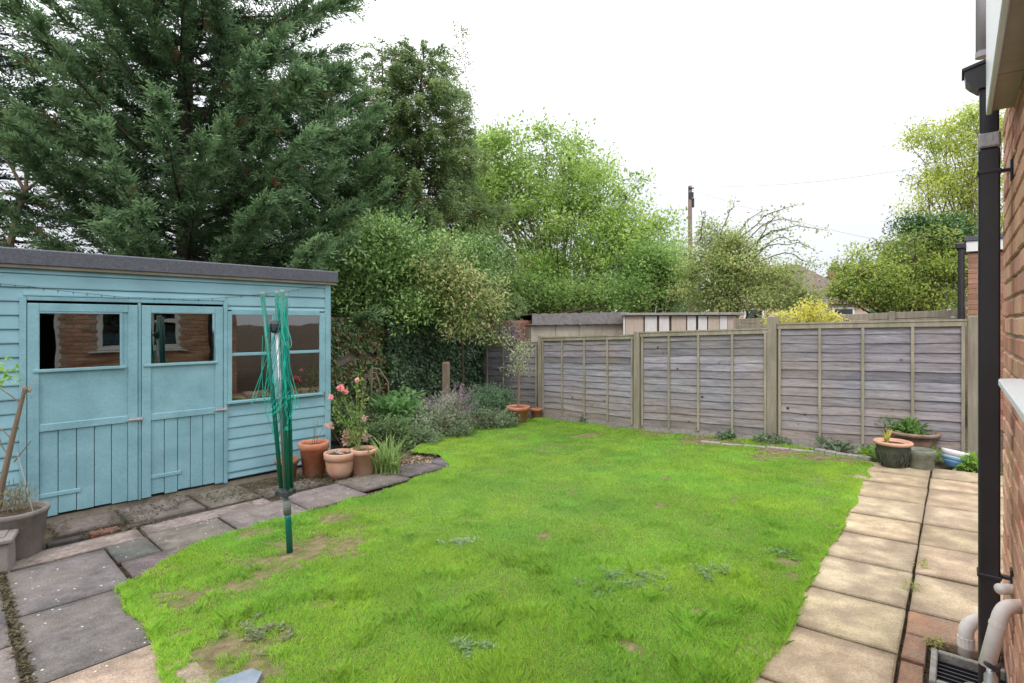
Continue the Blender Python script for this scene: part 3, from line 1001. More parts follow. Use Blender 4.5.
mb.build('collar', M['darkplastic'], dry)
mb = MB()
c = DP(275.5, 326)
mb.lathe([(0.02, -0.05), (0.038, -0.03), (0.038, 0.015), (0.022, 0.035), (0.01, 0.04)], 14, c=c)
for k in range(6):
    a = k * PI / 3
    mb.tube([(c[0], c[1], c[2] - 0.005), (c[0] + 0.055 * math.cos(a), c[1] + 0.05 * math.sin(a), c[2] - 0.01)], 0.009, 6)
mb.build('top_hub', M['darkplastic'], dry)
arms = [((281, 488, -0.05), (262.5, 294, -0.05)), ((286, 488, 0.05), (277, 293, 0.06)), ((288, 490, -0.05), (282.5, 292, -0.04)), ((291.5, 488, 0.03), (285.5, 296, 0.05))]
for (p, q) in arms:
    mb = MB()
    A_, B_ = np.array(DP(p[0], p[1], p[2])), np.array(DP(q[0], q[1], q[2]))
    mid_ = (A_ + B_) / 2 + np.array([R.uniform(-.012, .012), 0, 0])
    mb.tube([A_, mid_, B_], 0.0155, 8)
    mb.build('arm', M['dryer_green'], dry, smooth=True)
    mb = MB()
    mb.tube([B_, B_ + np.array([0, 0, 0.018])], 0.015, 8)
    mb.build('arm_cap', M['steel'], dry)
    m2 = MB()
rl = random.Random(5)
ln_ = MB()
for k in range(22):
    # slack loops hanging between neighbouring folded arms
    (p, q) = arms[rl.randrange(4)]; (p2, q2) = arms[rl.randrange(4)]
    t = rl.uniform(0.2, 1.0); t2 = min(1.0, max(0.15, t + rl.uniform(-0.08, 0.08)))
    a = np.array(DP(p[0] + (q[0] - p[0]) * t, p[1] + (q[1] - p[1]) * t, p[2]))
    b = np.array(DP(p2[0] + (q2[0] - p2[0]) * t2, p2[1] + (q2[1] - p2[1]) * t2, p2[2]))
    drop = rl.uniform(0.28, 0.95) * (0.35 + t * 0.75)
    drop = min(drop, a[2] - 0.72 - 0.3 * rl.random())
    if drop < 0.1: continue
    side = rl.choice([-1, -1, 1]) * rl.uniform(0.01, 0.12) * (0.6 + 0.6 * drop)
    fwd = rl.uniform(-0.09, 0.07)
    pts = []
    for i in range(13):
        s = i / 12
        u_ = math.sin(PI * s)
        pts.append(a * (1 - s) + b * s + np.array([side * u_ ** 0.7 + 0.035 * math.sin(2 * PI * s + k), fwd * u_, -drop * (u_ ** 0.8)]))
    ln_.tube(pts, 0.0023, 5, cap=False)
for (p, q) in arms:
    for j in range(3):
        pts = []
        for i in range(14):
            s = 0.3 + 0.7 * i / 13
            pts.append(np.array(DP(p[0] + (q[0] - p[0]) * s + rl.uniform(-1.8, 1.8), p[1] + (q[1] - p[1]) * s, p[2] + rl.uniform(-.02, .02))))
        ln_.tube(pts, 0.0028, 5, cap=False)
ln_.build('washing_line', M['dryer_line'], dry)


# ------------------------------------------------------------------ fence
def fence_panel(fence, A, B, base0, base1, top0, top1, nboards=13, nbat=3, gravel=True, seed=0, end=True):
    """A,B plan points; z at either end of foot and top"""
    rr = random.Random(seed)
    A = np.array(A); B = np.array(B)
    Ln = np.linalg.norm(B - A)
    ex = (B - A) / Ln
    ey = np.array([-ex[1], ex[0]])
    fo = fence.location

    def xf(x, y, z):
        # z given 0..1 of the height
        s = x / Ln
        zz = base0 + (base1 - base0) * s + z * ((top0 - base0) + ((top1 - base1) - (top0 - base0)) * s)
        p = A + ex * x + ey * y
        return (p[0] - fo[0], p[1] - fo[1], zz - fo[2])

    hgt = ((top0 - base0) + (top1 - base1)) / 2
    pan = MB()
    g = 0.045 if gravel else 0.01
    for i in range(nboards):
        z0 = g + (1 - g - 0.03) * i / nboards
        z1 = g + (1 - g - 0.03) * (i + 1) / nboards + 0.018
        k = rr.uniform(0.84, 1.13)
        tn = (k * rr.uniform(0.97, 1.03), k, k * rr.uniform(0.97, 1.05))
        if i < 4:
            f_ = (4 - i) / 4 * rr.uniform(.6, 1.1)
            tn = (tn[0] * (1 + .04 * f_), tn[1] * (1 - .07 * f_), tn[2] * (1 - .2 * f_))
        if rr.random() < .2:
            tn = tuple(q * .82 for q in tn)
        n = 22
        vs = []
        ph = [rr.uniform(0, 6) for _ in range(4)]
        am = rr.uniform(0.25, 1.0)
        for j in range(n + 1):
            x = 0.02 + (Ln - 0.04) * j / n
            wv = am * (0.006 * math.sin(x * 3.1 + ph[0]) + 0.005 * math.sin(x * 7.3 + ph[1]) + 0.003 * math.sin(x * 17 + ph[2])) / hgt
            bow = 0.003 * math.sin(x * 4 + ph[3])
            vs += [xf(x, -0.020 + bow, z0 + wv), xf(x, -0.011 + bow, z0 + wv - 0.001), xf(x, 0.002, z1), xf(x, -0.004, z1)]
        fs = []
        for j in range(n):
            a = j * 4; b = a + 4
            fs += [(a, b, b + 3, a + 3), (a + 1, a + 2, b + 2, b + 1), (a, a + 1, b + 1, b), (a + 3, b + 3, b + 2, a + 2)]
        pan.add(vs, fs, tn)
    po = pan.build('panel', M['board'], fence)
    bt = MB()
    xs = [0.03] + [Ln * (k + 1) / (nbat + 1) + rr.uniform(-.02, .02) for k in range(nbat)] + [Ln - 0.03]
    for x in xs:
        bt.box(x - 0.015, x + 0.015, -0.042, -0.0215, g, 0.985, 0.002 if hgt < 0 else 0, xf=xf)
        bt.box(x - 0.019, x + 0.019, 0.006, 0.026, g, 0.985, 0, xf=xf)
    bt.box(0.0, Ln, -0.043, -0.0218, 0.95, 0.983, xf=lambda x, y, z: xf(x, y - 0.001, z))
    bt.build('batten', M['batten'], po)
    cp = MB()
    cp.box(-0.005, Ln + 0.005, -0.052, 0.032, 0.986, 1.0, xf=xf)
    cp.build('capping', M['batten'], po)
    if gravel:
        gb = MB()
        gb.box(0, Ln, -0.018, 0.012, -0.05, g - 0.002, xf=xf)
        gb.build('gravel_board', M['concrete'], po)


def fence_post(fence, x, y, z0, z1, w=0.09, rz=0.0, d=None):
    mb = MB()
    d = d or w
    fo = fence.location
    cs, sn = math.cos(rz), math.sin(rz)
    mb.box(-w / 2, w / 2, -d / 2, d / 2, z0 - 0.05, z1, 0.006, xf=lambda a, b, c: (x + a * cs - b * sn - fo[0], y + a * sn + b * cs - fo[1], c - fo[2]))
    mb.build('post', M['post'], fence)


FA, FB, FC, FD = G(541, 417), G(638, 430.5), G(773, 443), G(974, 461)
fence = thing('lap_fence', 'weathered grey lap panel fence of three bays along the far side of the lawn', 'fence', FA)
zA = [H - (y - CY) / F * d for y, d in ((337, FA[1]), (334.3, FB[1]), (331.8, FB[1]), (327.8, FC[1]), (323, FC[1]), (319, FD[1]))]
bz = lambda p: p[2] + 0.02


def pan(A_, B_, i, s):
    A2 = np.array(A_[:2]); B2 = np.array(B_[:2])
    e = (B2 - A2) / np.linalg.norm(B2 - A2)
    fence_panel(fence, A2 + e * 0.055, B2 - e * (0.055 if i < 4 else 0.062), bz(A_), bz(B_), zA[i], zA[i + 1], seed=s)


pan(FA, FB, 0, 3); pan(FB, FC, 2, 4); pan(FC, FD, 4, 5)
ra = math.atan2(FB[1] - FA[1], FB[0] - FA[0])
fence_post(fence, FA[0], FA[1], FA[2], H - (335 - CY) / F * FA[1], 0.09, ra)
fence_post(fence, FB[0], FB[1], FB[2], H - (331 - CY) / F * FB[1], 0.1, ra)
fence_post(fence, FC[0], FC[1], FC[2], H - (316.5 - CY) / F * FC[1], 0.115, ra)
fence_post(fence, FD[0] + 0.01, FD[1] - 0.0, FD[2], H - (316 - CY) / F * FD[1], 0.11, ra)

# lower old fence running on behind the pots
LA = np.array([FA[0], FA[1]]); dirn = np.array([-0.7, 0.714]); LBp = LA + dirn * 1.88
lf = thing('old_fence', 'lower old lap fence panel behind the potted olive tree', 'fence', (LBp[0], LBp[1], gz(*LBp)))
fence_panel(lf, LBp, LA + dirn * 0.06, gz(*LBp) + 0.0, FA[2] + 0.0, H - 21 / F * LBp[1], H - 18.5 / F * LA[1], nboards=11, nbat=3, gravel=False, seed=9)
fence_post(lf, LBp[0], LBp[1], -0.3, 1.08, 0.08, ra)

# timber edging / kerb in front of the third bay
k0, k1, k2 = G(700, 443), G(815, 453), G(871, 462)
mb = MB()
for a, b in ((k0, k1), (k1, k2)):
    a = np.array(a); b = np.array(b)
    for i in range(5):
        p = a + (b - a) * (i / 5 + 0.004); q = a + (b - a) * ((i + 1) / 5 - 0.004)
        ex = (b - a)[:2] / np.linalg.norm((b - a)[:2]); ey = np.array([-ex[1], ex[0]])
        L_ = np.linalg.norm((q - p)[:2])
        hh = 0.055 if p[0] > 3.4 else 0.03
        mb.box(0, L_, -0.03, 0.03, -0.03, hh + R.uniform(-.006, .006), 0.008, xf=lambda x, y, z: (p[0] + ex[0] * x + ey[0] * y - k0[0], p[1] + ex[1] * x + ey[1] * y - k0[1], p[2] + (q[2] - p[2]) * x / L_ + z - k0[2]))
o = mb.build('edging_kerb', M['concrete'], loc=k0)
tag(o, 'low worn concrete edging along the foot of the fence', 'kerb')


# ------------------------------------------------------------------ pots
def pot(name, label, cat, base, prof, mat, soil_r, soil_z, rz=0.0, group=None, tilt=None, n=32, wob=0.004, partname='pot_body', bands=None):
    t = thing(name, label, cat, base, rz, group)
    if tilt:
        t.rotation_euler = (tilt[0], tilt[1], rz)
    mb = MB(); mb.lathe(prof, n, wob)
    b = mb.build(partname, mat, t, smooth=False)
    for p in b.data.polygons: p.use_smooth = len(p.vertices) == 4
    mb = MB(); mb.lathe([(0.001, soil_z - 0.02), (soil_r, soil_z - 0.02), (soil_r, soil_z), (soil_r * 0.5, soil_z + 0.012), (0.002, soil_z + 0.006)], 18, 0.01)
    mb.build('soil', M['soil'], t)
    return t


def flower_pot_profile(rt, rb, h, rim=0.06, lip=0.014, th=0.014):
    hr = h - rim
    rr_ = rb + (rt - rb) * hr / h
    return [(rb * 0.9, 0), (rb, 0.004), (rr_, hr), (rr_ + lip, hr + 0.004), (rt + lip * 0.7, h - 0.006), (rt + lip * 0.4, h),
            (rt - th, h), (rt - th - 0.004, h - 0.03), (rr_ - th, hr - 0.02)]


def bare_stems(parent, n, h, spread, mat, r=0.004, seed=0, z0=0.0, lean=(0, 0), name='stem'):
    rr = random.Random(seed)
    mb = MB()
    tips = []
    for i in range(n):
        x, y = rr.gauss(0, spread * 0.15), rr.gauss(0, spread * 0.15)
        dx, dy = rr.gauss(lean[0], spread) , rr.gauss(lean[1], spread)
        hh = h * rr.uniform(0.6, 1.05)
        pts = []
        for j in range(6):
            s = j / 5
            pts.append((x + dx * s ** 1.4 + rr.gauss(0, .006), y + dy * s ** 1.4 + rr.gauss(0, .006), z0 + hh * s))
        mb.tube(pts, [r * (1 - 0.6 * j / 5) for j in range(6)], 5)
        tips.append(pts)
    o = mb.build(name, mat, parent)
    return tips


def leaf_cloud(name, parent, centers, rad, per, ln, wd, c1, c2, mat=None, seed=0, flat=0.0, up=0.0, off=(0, 0, 0), gauss=True):
    rg = np.random.default_rng(seed)
    C_ = np.repeat(np.array(centers, float), per, axis=0)
    n = len(C_)
    rad = np.repeat(np.broadcast_to(np.array(rad, float), (len(centers),)), per)
    g = rg.normal(0, 1, (n, 3)) * rad[:, None] * 0.55
    g[:, 2] *= (1 - flat)
    pos = C_ + g
    dr = unit(rg.normal(0, 1, (n, 3)) + unit(g + 1e-6) * 0.6 + np.array([0, 0, up]))
    nn = unit(rg.normal(0, 0.6, (n, 3)) + np.array([0, 0, 1.0]))
    cl_ = np.repeat(rg.random(len(centers)), per)
    t = np.clip(rg.normal(0.5, 0.28, n) + (cl_ - 0.5) * 0.6, 0, 1)
    col = mixc(c1, c2, t)
    return leaves(name, pos, dr, nn, rg.uniform(0.65, 1.3, n) * ln, rg.uniform(0.65, 1.3, n) * wd, col, mat or M['leaf'], parent, off)


def strap_leaves(name, parent, n, h, spread, wd, c1, c2, seed=0, droop=0.5, z0=0.0, mat=None):
    rg = np.random.default_rng(seed)
    az = rg.uniform(0, 2 * PI, n); sp = np.abs(rg.normal(0.6, 0.35, n)) * spread; hh = h * rg.uniform(0.5, 1.1, n)
    S = 5
    V = []; Q = []
    b = np.stack([rg.normal(0, spread * 0.13, n), rg.normal(0, spread * 0.13, n), np.full(n, z0)], 1)
    d = np.stack([np.cos(az), np.sin(az)], 1)
    for i in range(S + 1):
        s = i / S
        c = b.copy()
        c[:, :2] += d * (sp * s ** 1.5)[:, None]
        c[:, 2] += hh * (s - droop * s ** 3 * 0.55)
        w_ = wd * (1 - s ** 2) * 0.5 + 0.0005
        sx = np.stack([-d[:, 1], d[:, 0], np.zeros(n)], 1) * w_
        V.append(c - sx); V.append(c + sx)
    V = np.stack(V, 1)       # n, 2(S+1), 3
    base = (np.arange(n) * 2 * (S + 1))[:, None]
    for i in range(S):
        Q.append(base + np.array([[2 * i, 2 * i + 1, 2 * i + 3, 2 * i + 2]]))
    Q = np.concatenate(Q, 0)
    col = mixc(c1, c2, rg.random(n))
    return fast_mesh(name, V.reshape(-1, 3), Q, np.repeat(col, 2 * (S + 1), 0), mat or M['leaf'], parent)


GP = 'terracotta pots by the shed'
pa = G(287, 480)
t = pot('flower_pot', 'small dark mossy terracotta pot half hidden behind the washing line', 'plant pot', pa, flower_pot_profile(.115, .085, .23, .05), M['rustypot'], .095, .19, group=GP)
pb = G(314, 475)
t = pot('flower_pot', 'tallest terracotta pot holding bare twigs against the shed wall', 'plant pot', pb, flower_pot_profile(.155, .115, .37, .075), M['terracotta'], .13, .33, group=GP)
bare_stems(t, 5, 0.40, 0.06, M['bark_pale'], 0.0035, 3, 0.32, (0.04, 0), 'twig')
pc = G(340, 477)
t = pot('flower_pot', 'rounded pale terracotta pot in the middle of the row with stones on its soil', 'plant pot', pc,
        [(.085, 0), (.105, .01), (.14, .08), (.152, .17), (.155, .2), (.168, .205), (.172, .268), (.166, .275), (.148, .275), (.145, .24), (.13, .2)],
        M['terra_pale'], .14, .245, group=GP)
for i in range(9):
    mb = MB()
    c = (R.uniform(-.08, .08), R.uniform(-.08, .08), .262)
    r_ = R.uniform(.012, .026)
    mb.lathe([(r_ * .5, -r_ * .5), (r_, 0), (r_ * .6, r_ * .6), (.002, r_ * .75)], 8, 0.1, c=c)
    mb.build('pebble', M['concrete'], t)
pd_ = G(364, 474.5)
t = pot('flower_pot', 'octagonal terracotta pot with a rolled rim holding the climbing rose', 'plant pot', pd_, flower_pot_profile(.145, .12, .29, .05, .018), M['terra_pale'], .12, .26, n=8, wob=0, group=GP)


# pink rose climbing out of the pot
def rose():
    c = (pd_[0] - 0.06, pd_[1] + 0.02, pd_[2] + 0.26)
    t = thing('rose_bush', 'climbing rose with pink blooms and leafy green stems beside the shed corner', 'rose', c)
    rr = random.Random(4)
    st = MB()
    cents = []
    D_ = c[1]
    tg = [(341, 388), (356, 381), (331, 396), (358, 372), (361, 400), (350, 402), (336, 412), (363, 384), (345, 420)]
    for (px, py) in tg:
        q = P3(px, py, D_ + rr.uniform(-.1, .25))
        e = np.array([q[0] - c[0], q[1] - c[1], q[2] - c[2]])
        pts = []
        for j in range(8):
            s = j / 7
            pts.append(e * np.array([s ** 1.2, s ** 1.2, s]) + np.array([rr.gauss(0, .008), rr.gauss(0, .008), 0]))
            if j > 1: cents.append(pts[-1])
        st.tube(pts, [0.006 * (1 - .6 * j / 7) for j in range(8)], 5)
    st.build('stem', M['greenstem'], t)
    leaf_cloud('foliage', t, cents, 0.05, 7, 0.045, 0.026, (0.10, 0.19, 0.04), (0.28, 0.40, 0.08), seed=8)
    for (px, py, r_) in [(341, 388, .05), (346, 392, .034), (357, 380, .032), (331, 397, .036)]:
        q = P3(px, py, D_ + rr.uniform(-.1, .05) - 0.05)
        n = 46
        rg = np.random.default_rng(px)
        dr = unit(rg.normal(0, 1, (n, 3)))
        e = np.array([q[0] - c[0], q[1] - c[1], q[2] - c[2]])
        pos = e + dr * r_ * 0.25
        leaves('bloom', pos, dr + rg.normal(0, .3, (n, 3)), rg.normal(0, 1, (n, 3)), rg.uniform(.6, 1, n) * r_ * .9, rg.uniform(.7, 1, n) * r_ * .8,
               mixc((0.82, 0.28, 0.33), (0.94, 0.58, 0.58), rg.random(n)), M['petal'], t, (0, 0, 0))


M['greenstem'] = surf('green_stem', [(0.3, (0.10, 0.15, 0.04)), (0.7, (0.2, 0.25, 0.08))], 9, (1, 1, 1), 0.7, 0)
rose()

# dry blossom stems in front of the pots
c = G(347, 474); c = (c[0], c[1] + .2, c[2])
t = thing('dried_plant', 'dried plant with papery pink seed heads between the terracotta pots', 'plant', c)
tp = bare_stems(t, 9, 0.55, 0.12, M['bark_pale'], 0.003, 12, 0.0)
for i_, p in enumerate(tp):
    leaf_cloud('seed_head', t, [p[5]], 0.03, 34, 0.045, 0.03, (0.55, 0.36, 0.30), (0.72, 0.55, 0.47), M['petal'], 5 + i_)

# iris clump
c = G(388, 473)
t = tag(strap_leaves('iris_clump', None, 130, 0.54, 0.46, 0.018, (0.14, 0.24, 0.06), (0.36, 0.46, 0.17), 21, 0.5), 'clump of long arching strap leaves beside the path end', 'plant')
t.location = c
c = G(410, 463)
t = tag(leaf_cloud('fallen_leaves', None, [(R.uniform(-.2, .25), R.uniform(-.15, .2), .012) for _ in range(40)], 0.03, 5, .04, .025, (0.3, 0.2, 0.12), (0.55, 0.45, 0.32), seed=31, flat=.9),
        'small drift of dry fallen leaves at the end of the path', 'leaves', kind='stuff')
t.location = (c[0], c[1], c[2] + .01)

# big wooden tub at the left edge with a cut-back stem
pt = G(14, 556)
t = pot('garden_tub', 'large weathered tub with a cut back stem at the left edge by the shed', 'planter', pt,
        [(.145, 0), (.155, .01), (.19, .30), (.198, .305), (.203, .335), (.183, .34), (.178, .32), (.17, .28)], M['stonepot'], .17, .30, partname='tub_body')


def TP(px, py, dy=0.0):
    p = P3(px, py, pt[1] + dy)
    return (p[0] - pt[0], p[1] - pt[1], p[2] - pt[2])


t2 = thing('cut_back_shrub', 'pollarded woody stem with a few side shoots growing in the large tub', 'shrub', (pt[0], pt[1], pt[2] + .28))
up_ = lambda p: (p[0], p[1], p[2] - .28)
mb = MB(); mb.tube([up_(TP(-2, 510)), up_(TP(3, 480)), up_(TP(12, 440)), up_(TP(19, 412)), up_(TP(25, 388))], [.021, .019, .017, .014, .012], 8)
mb.tube([up_(TP(20, 403)), up_(TP(10, 395)), up_(TP(-4, 386))], [.005, .004, .003], 5)
mb.tube([up_(TP(12, 440)), up_(TP(5, 432)), up_(TP(-6, 425))], [.006, .005, .004], 5)
mb.tube([up_(TP(14, 462)), up_(TP(22, 452)), up_(TP(31, 441))], [.005, .004, .003], 5)
mb.tube([up_(TP(8, 455)), up_(TP(2, 446)), up_(TP(-3, 430))], [.005, .004, .003], 5)
mb.build('trunk', M['bark_pale'], t2)
leaf_cloud('foliage', t2, [up_(TP(2 + i * 2.0, 366 + (i * 7) % 20, R.uniform(-.1, .1))) for i in range(-5, 4)], .05, 9, .055, .02, (0.14, 0.3, 0.04), (0.34, 0.55, 0.1), seed=44)
leaf_cloud('dead_tip', t2, [up_(TP(26, 388)), up_(TP(28, 391))], .03, 18, .03, .01, (0.22, 0.13, 0.08), (0.4, 0.25, 0.15), seed=46)
leaf_cloud('dry_undergrowth', t2, [up_(TP(4 + (i * 5) % 24, 495 + (i * 3) % 12, R.uniform(-.1, .1))) for i in range(12)], .07, 45, .05, .006, (0.12, 0.11, 0.05), (0.3, 0.26, 0.16), seed=45, up=1)
mb = MB(); mb.tube([TP(33, 512), TP(17, 452)], .004, 6)
o = mb.build('garden_cane', M['steel'], loc=pt); tag(o, 'thin pale cane leaning in the large tub', 'cane')
pc2 = G(-22, 572)
mb = MB()
mb.box(-.18, .18, -.16, .16, 0, .24, .01); mb.box(-.2, .2, -.18, .18, .205, .238, .008); mb.box(-.15, .15, -.13, .13, .236, .246)
o = mb.build('square_planter', M['stonepot'], loc=pc2, rz=.6); tag(o, 'square stone planter cut by the left edge in front of the tub', 'planter')

# olive tree in pot by the fence
po_ = G(518, 424)
t = pot('flower_pot', 'wide orange terracotta pot with the slim olive tree by the old fence', 'plant pot', po_, flower_pot_profile(.185, .13, .30, .06, .02), M['terracotta'], .16, .27)
M['oliveleaf'] = M['leaf']
ot = thing('olive_tree', 'slim young olive tree with sparse pale leaves in a terracotta pot', 'tree', (po_[0], po_[1], po_[2] + .26))
mb = MB(); mb.tube([(0, 0, 0), (.01, 0, .3), (.0, .01, .62), (.02, 0, .85)], [.018, .015, .013, .007], 7)
cs = []
for i in range(13):
    a = i * 2.4; z = .48 + .045 * i; L_ = R.uniform(.12, .26)
    e = (L_ * math.cos(a), L_ * math.sin(a), z + R.uniform(.08, .25))
    mb.tube([(0, 0, z), (e[0] * .5, e[1] * .5, z + .08), e], [.006, .004, .002], 5)
    cs += [e, (e[0] * .6, e[1] * .6, (z + .1 + e[2]) / 2)]
mb.build('trunk', M['bark_pale'], ot)
leaf_cloud('crown', ot, cs, .11, 24, .055, .018, (0.24, 0.29, 0.14), (0.50, 0.54, 0.34), seed=61)
p_ = G(535, 418)
pot('flower_pot', 'small terracotta pot tucked against the fence post behind the olive pot', 'plant pot', (p_[0] + .02, p_[1], p_[2]), flower_pot_profile(.10, .075, .17, .04), M['terracotta'], .085, .14)

# right-hand pots by the path end
c = G(893, 467.5)
t = pot('glazed_pot', 'dark glazed pot with an orange rim and a small yellow plant at the path end', 'plant pot', c,
        [(.095, 0), (.10, .012), (.112, .03), (.14, .10), (.152, .18), (.153, .235), (.165, .245)], M['glaze'], .14, .25)
mb = MB(); mb.lathe([(.152, .243), (.172, .248), (.178, .268), (.168, .28), (.148, .28), (.142, .255)], 32)
mb.build('rim', M['terra_pale'], t, smooth=True)
mb = MB()
for k in range(12):
    a = k / 12 * 2 * PI
    for sgn in (-1, 1):
        mb.tube([(.118 * math.cos(a), .118 * math.sin(a), .03), (.146 * math.cos(a + sgn * .2), .146 * math.sin(a + sgn * .2), .09), (.154 * math.cos(a), .154 * math.sin(a), .19)], .006, 5)
mb.build('leaf_relief', M['glaze'], t)
s_ = strap_leaves('small_yellow_plant', None, 26, .17, .12, .016, (0.35, 0.36, 0.06), (0.6, 0.55, 0.14), 5, .3)
tag(s_, 'small yellow spiky plant growing in the dark glazed pot', 'plant'); s_.location = (c[0] - .06, c[1], c[2] + .26)
c = G(921, 469)
t = pot('green_pot', 'mossy grey green cylindrical pot beside the dark glazed pot', 'plant pot', c,
        [(.108, 0), (.112, .01), (.112, .11), (.122, .12), (.122, .155), (.126, .16), (.127, .198), (.12, .205), (.108, .205), (.104, .16)], M['greenpot'], .102, .17)
c = G(912, 457)
t = pot('shallow_bowl_planter', 'wide shallow brown bowl planter with leafy greens behind the two smaller pots', 'planter', c,
        [(.13, 0), (.15, .01), (.21, .20), (.225, .25), (.25, .255), (.262, .285), (.25, .30), (.225, .295), (.215, .26)], M['terra_brown'], .21, .265)
t_ = thing('leafy_plant', 'bushy green leafy plant growing in the wide brown bowl', 'plant', (c[0] - .03, c[1], c[2] + .26))
leaf_cloud('foliage', t_, [(R.gauss(0, .08), R.gauss(0, .07), R.uniform(.02, .12)) for _ in range(30)], .05, 18, .07, .022, (0.07, 0.17, 0.03), (0.22, 0.38, 0.1), seed=71, up=.4)

# blue and white bowl standing tilted
c = G(952.5, 467)
t = thing('striped_bowl', 'tilted ceramic bowl banded white, pale blue and deep blue by the fence', 'bowl', c)
t.rotation_euler = (math.radians(-3), math.radians(13), 0)
for nm, pr, mt in (('bowl_base', [(.075, 0), (.085, .006), (.118, .045), (.128, .062)], 'blue'), ('middle_band', [(.1282, .062), (.142, .088), (.148, .105)], 'paleblue'),
                   ('white_band', [(.1482, .105), (.158, .14), (.162, .162), (.154, .162), (.148, .13), (.10, .04), (.05, .025)], 'white')):
    mb = MB(); mb.lathe([(r_ * .72, z_ * 1.08) for r_, z_ in pr], 32); b = mb.build(nm, M[mt], t)
    for p in b.data.polygons: p.use_smooth = len(p.vertices) == 4
for (px, py, lb, n_, h_, sd_) in [(975, 470, 'bright green weeds crowding the corner between the bowl and the drainpipe', 22, .10, 3),
                                  (937, 461, 'low green weeds sprouting between the green pot and the striped bowl', 8, .08, 4),
                                  (872, 459, 'small green weeds at the fence foot just left of the glazed pot', 14, .1, 6)]:
    c = G(px, py)
    o = leaf_cloud('weed_clump', None, [(R.gauss(0, .07), R.gauss(0, .05), R.uniform(.01, h_)) for _ in range(n_)], .06, 18, .06, .024, (0.10, 0.22, 0.03), (0.28, 0.45, 0.07), seed=sd_)
    tag(o, lb, 'weeds', kind='stuff'); o.location = c
for (px, py, lb, sd_, k) in [(841, 449, 'blue green rosette plant at the foot of the third fence bay', 1, 1.), (590, 423, 'grassy weed tuft along the foot of the first fence bay', 2, .8),
                             (770, 444, 'blue green leafy weed at the foot of the thick fence post', 3, .9), (725, 440, 'small weed growing under the middle fence bay', 4, .6)]:
    c = G(px, py)
    o = leaf_cloud('fence_weed', None, [(R.gauss(0, .1 * k), R.gauss(0, .05), R.uniform(.01, .1 * k)) for _ in range(16)], .04, 14, .07, .03, (0.12, 0.20, 0.10), (0.28, 0.36, 0.24), seed=sd_ + 50)
    tag(o, lb, 'weed'); o.location = c


# weeds in the lawn
for (px, py, r_, lb, n_, sd_, c1, c2) in [(628, 587, .20, 'largest patch of pale rosette weeds in the middle of the lawn', 60, 1, (0.13, 0.24, 0.07), (0.30, 0.42, 0.18)),
                                     (268, 636, .12, 'dull olive rosette weed in the lawn near the lower left bare patch', 26, 2, (0.14, 0.19, 0.08), (0.36, 0.38, 0.22)),
                                     (715, 576, .11, 'thin patch of clover just right of the largest rosette weeds', 22, 3, (0.13, 0.24, 0.08), (0.33, 0.44, 0.2)),
                                     (790, 556, .10, 'small clover patch near the right edge of the lawn beside the path', 20, 4, (0.13, 0.25, 0.06), (0.32, 0.46, 0.15)),
                                     (460, 545, .07, 'tiny pale weed on the left side of the lawn beyond the washing line', 14, 5, (0.22, 0.32, 0.16), (0.42, 0.5, 0.32)),
                                     (475, 652, .07, 'small rosette weed in the near lawn left of centre', 12, 6, (0.13, 0.25, 0.08), (0.33, 0.42, 0.22))]:
    c = G(px, py)
    rg = np.random.default_rng(sd_ + 90)
    cs = np.stack([rg.normal(0, r_ * .75, n_), rg.normal(0, r_ * .55, n_), np.full(n_, .022)], 1)
    per = 26
    C_ = np.repeat(cs, per, 0); n = len(C_); C_ = C_ + rg.normal(0, .012, (n, 3)) * [1, 1, .5]
    az = rg.uniform(0, 2 * PI, n)
    dr = np.stack([np.cos(az), np.sin(az), rg.uniform(0.05, .5, n)], 1)
    o = leaves('lawn_weed', C_, dr, np.tile([0, 0, 1.], (n, 1)), rg.uniform(.016, .032, n), rg.uniform(.006, .011, n), mixc(c1, c2, rg.random(n)), M['leaf'], None, (0, 0, 0))
    tag(o, lb, 'weed', kind='stuff'); o.location = c

# slate at the bottom edge
c = G(245, 682)
mb = MB(); mb.prism([(-.13, -.14), (.08, -.18), (.075, .02), (.02, .05), (-.09, -.01)], 0.0, .035)
o = mb.build('stepping_stone', M['bluestone'], loc=(c[0], c[1] - .02, c[2] + .005), rz=.1); tag(o, 'pale blue grey stone lying in the bare lower left corner of lawn', 'stone')

# ------------------------------------------------------------------ house wall on the right
WC = np.array([2.2725, 2.50])                      # far corner of the house wall


def WP(k, out, z):
    """k metres back from the corner, out = metres out from the wall face"""
    p = WC - uu * k + vv * out
    return (p[0], p[1], z)


hw = thing('house_wall', 'orange brick house wall with white eaves running along the right edge', 'house', (*WC, 0.0))


def HW(mb, name, mat, parent=None, **k):
    return mb.build(name, mat, parent or hw, off=(WC[0], WC[1], 0), **k)


mb = MB()
WLEN = 7.0
win_holes = [(1.08, 2.05, 1.335, 2.14), (2.55, 3.95, -0.3, 2.10), (4.7, 6.1, 1.1, 2.1)]
wt = MB()
course = 0.075
zc = -0.12
row = 0
zt = 2.36


def brick_t():
    k = R.uniform(0.78, 1.12)
    r = R.random()
    if r < .15: return (k * .8, k * .66, k * .66)
    if r < .35: return (k * 1.05, k * 1.1, k * 1.05)
    return (k, k * R.uniform(.92, 1.04), k * R.uniform(.9, 1.05))


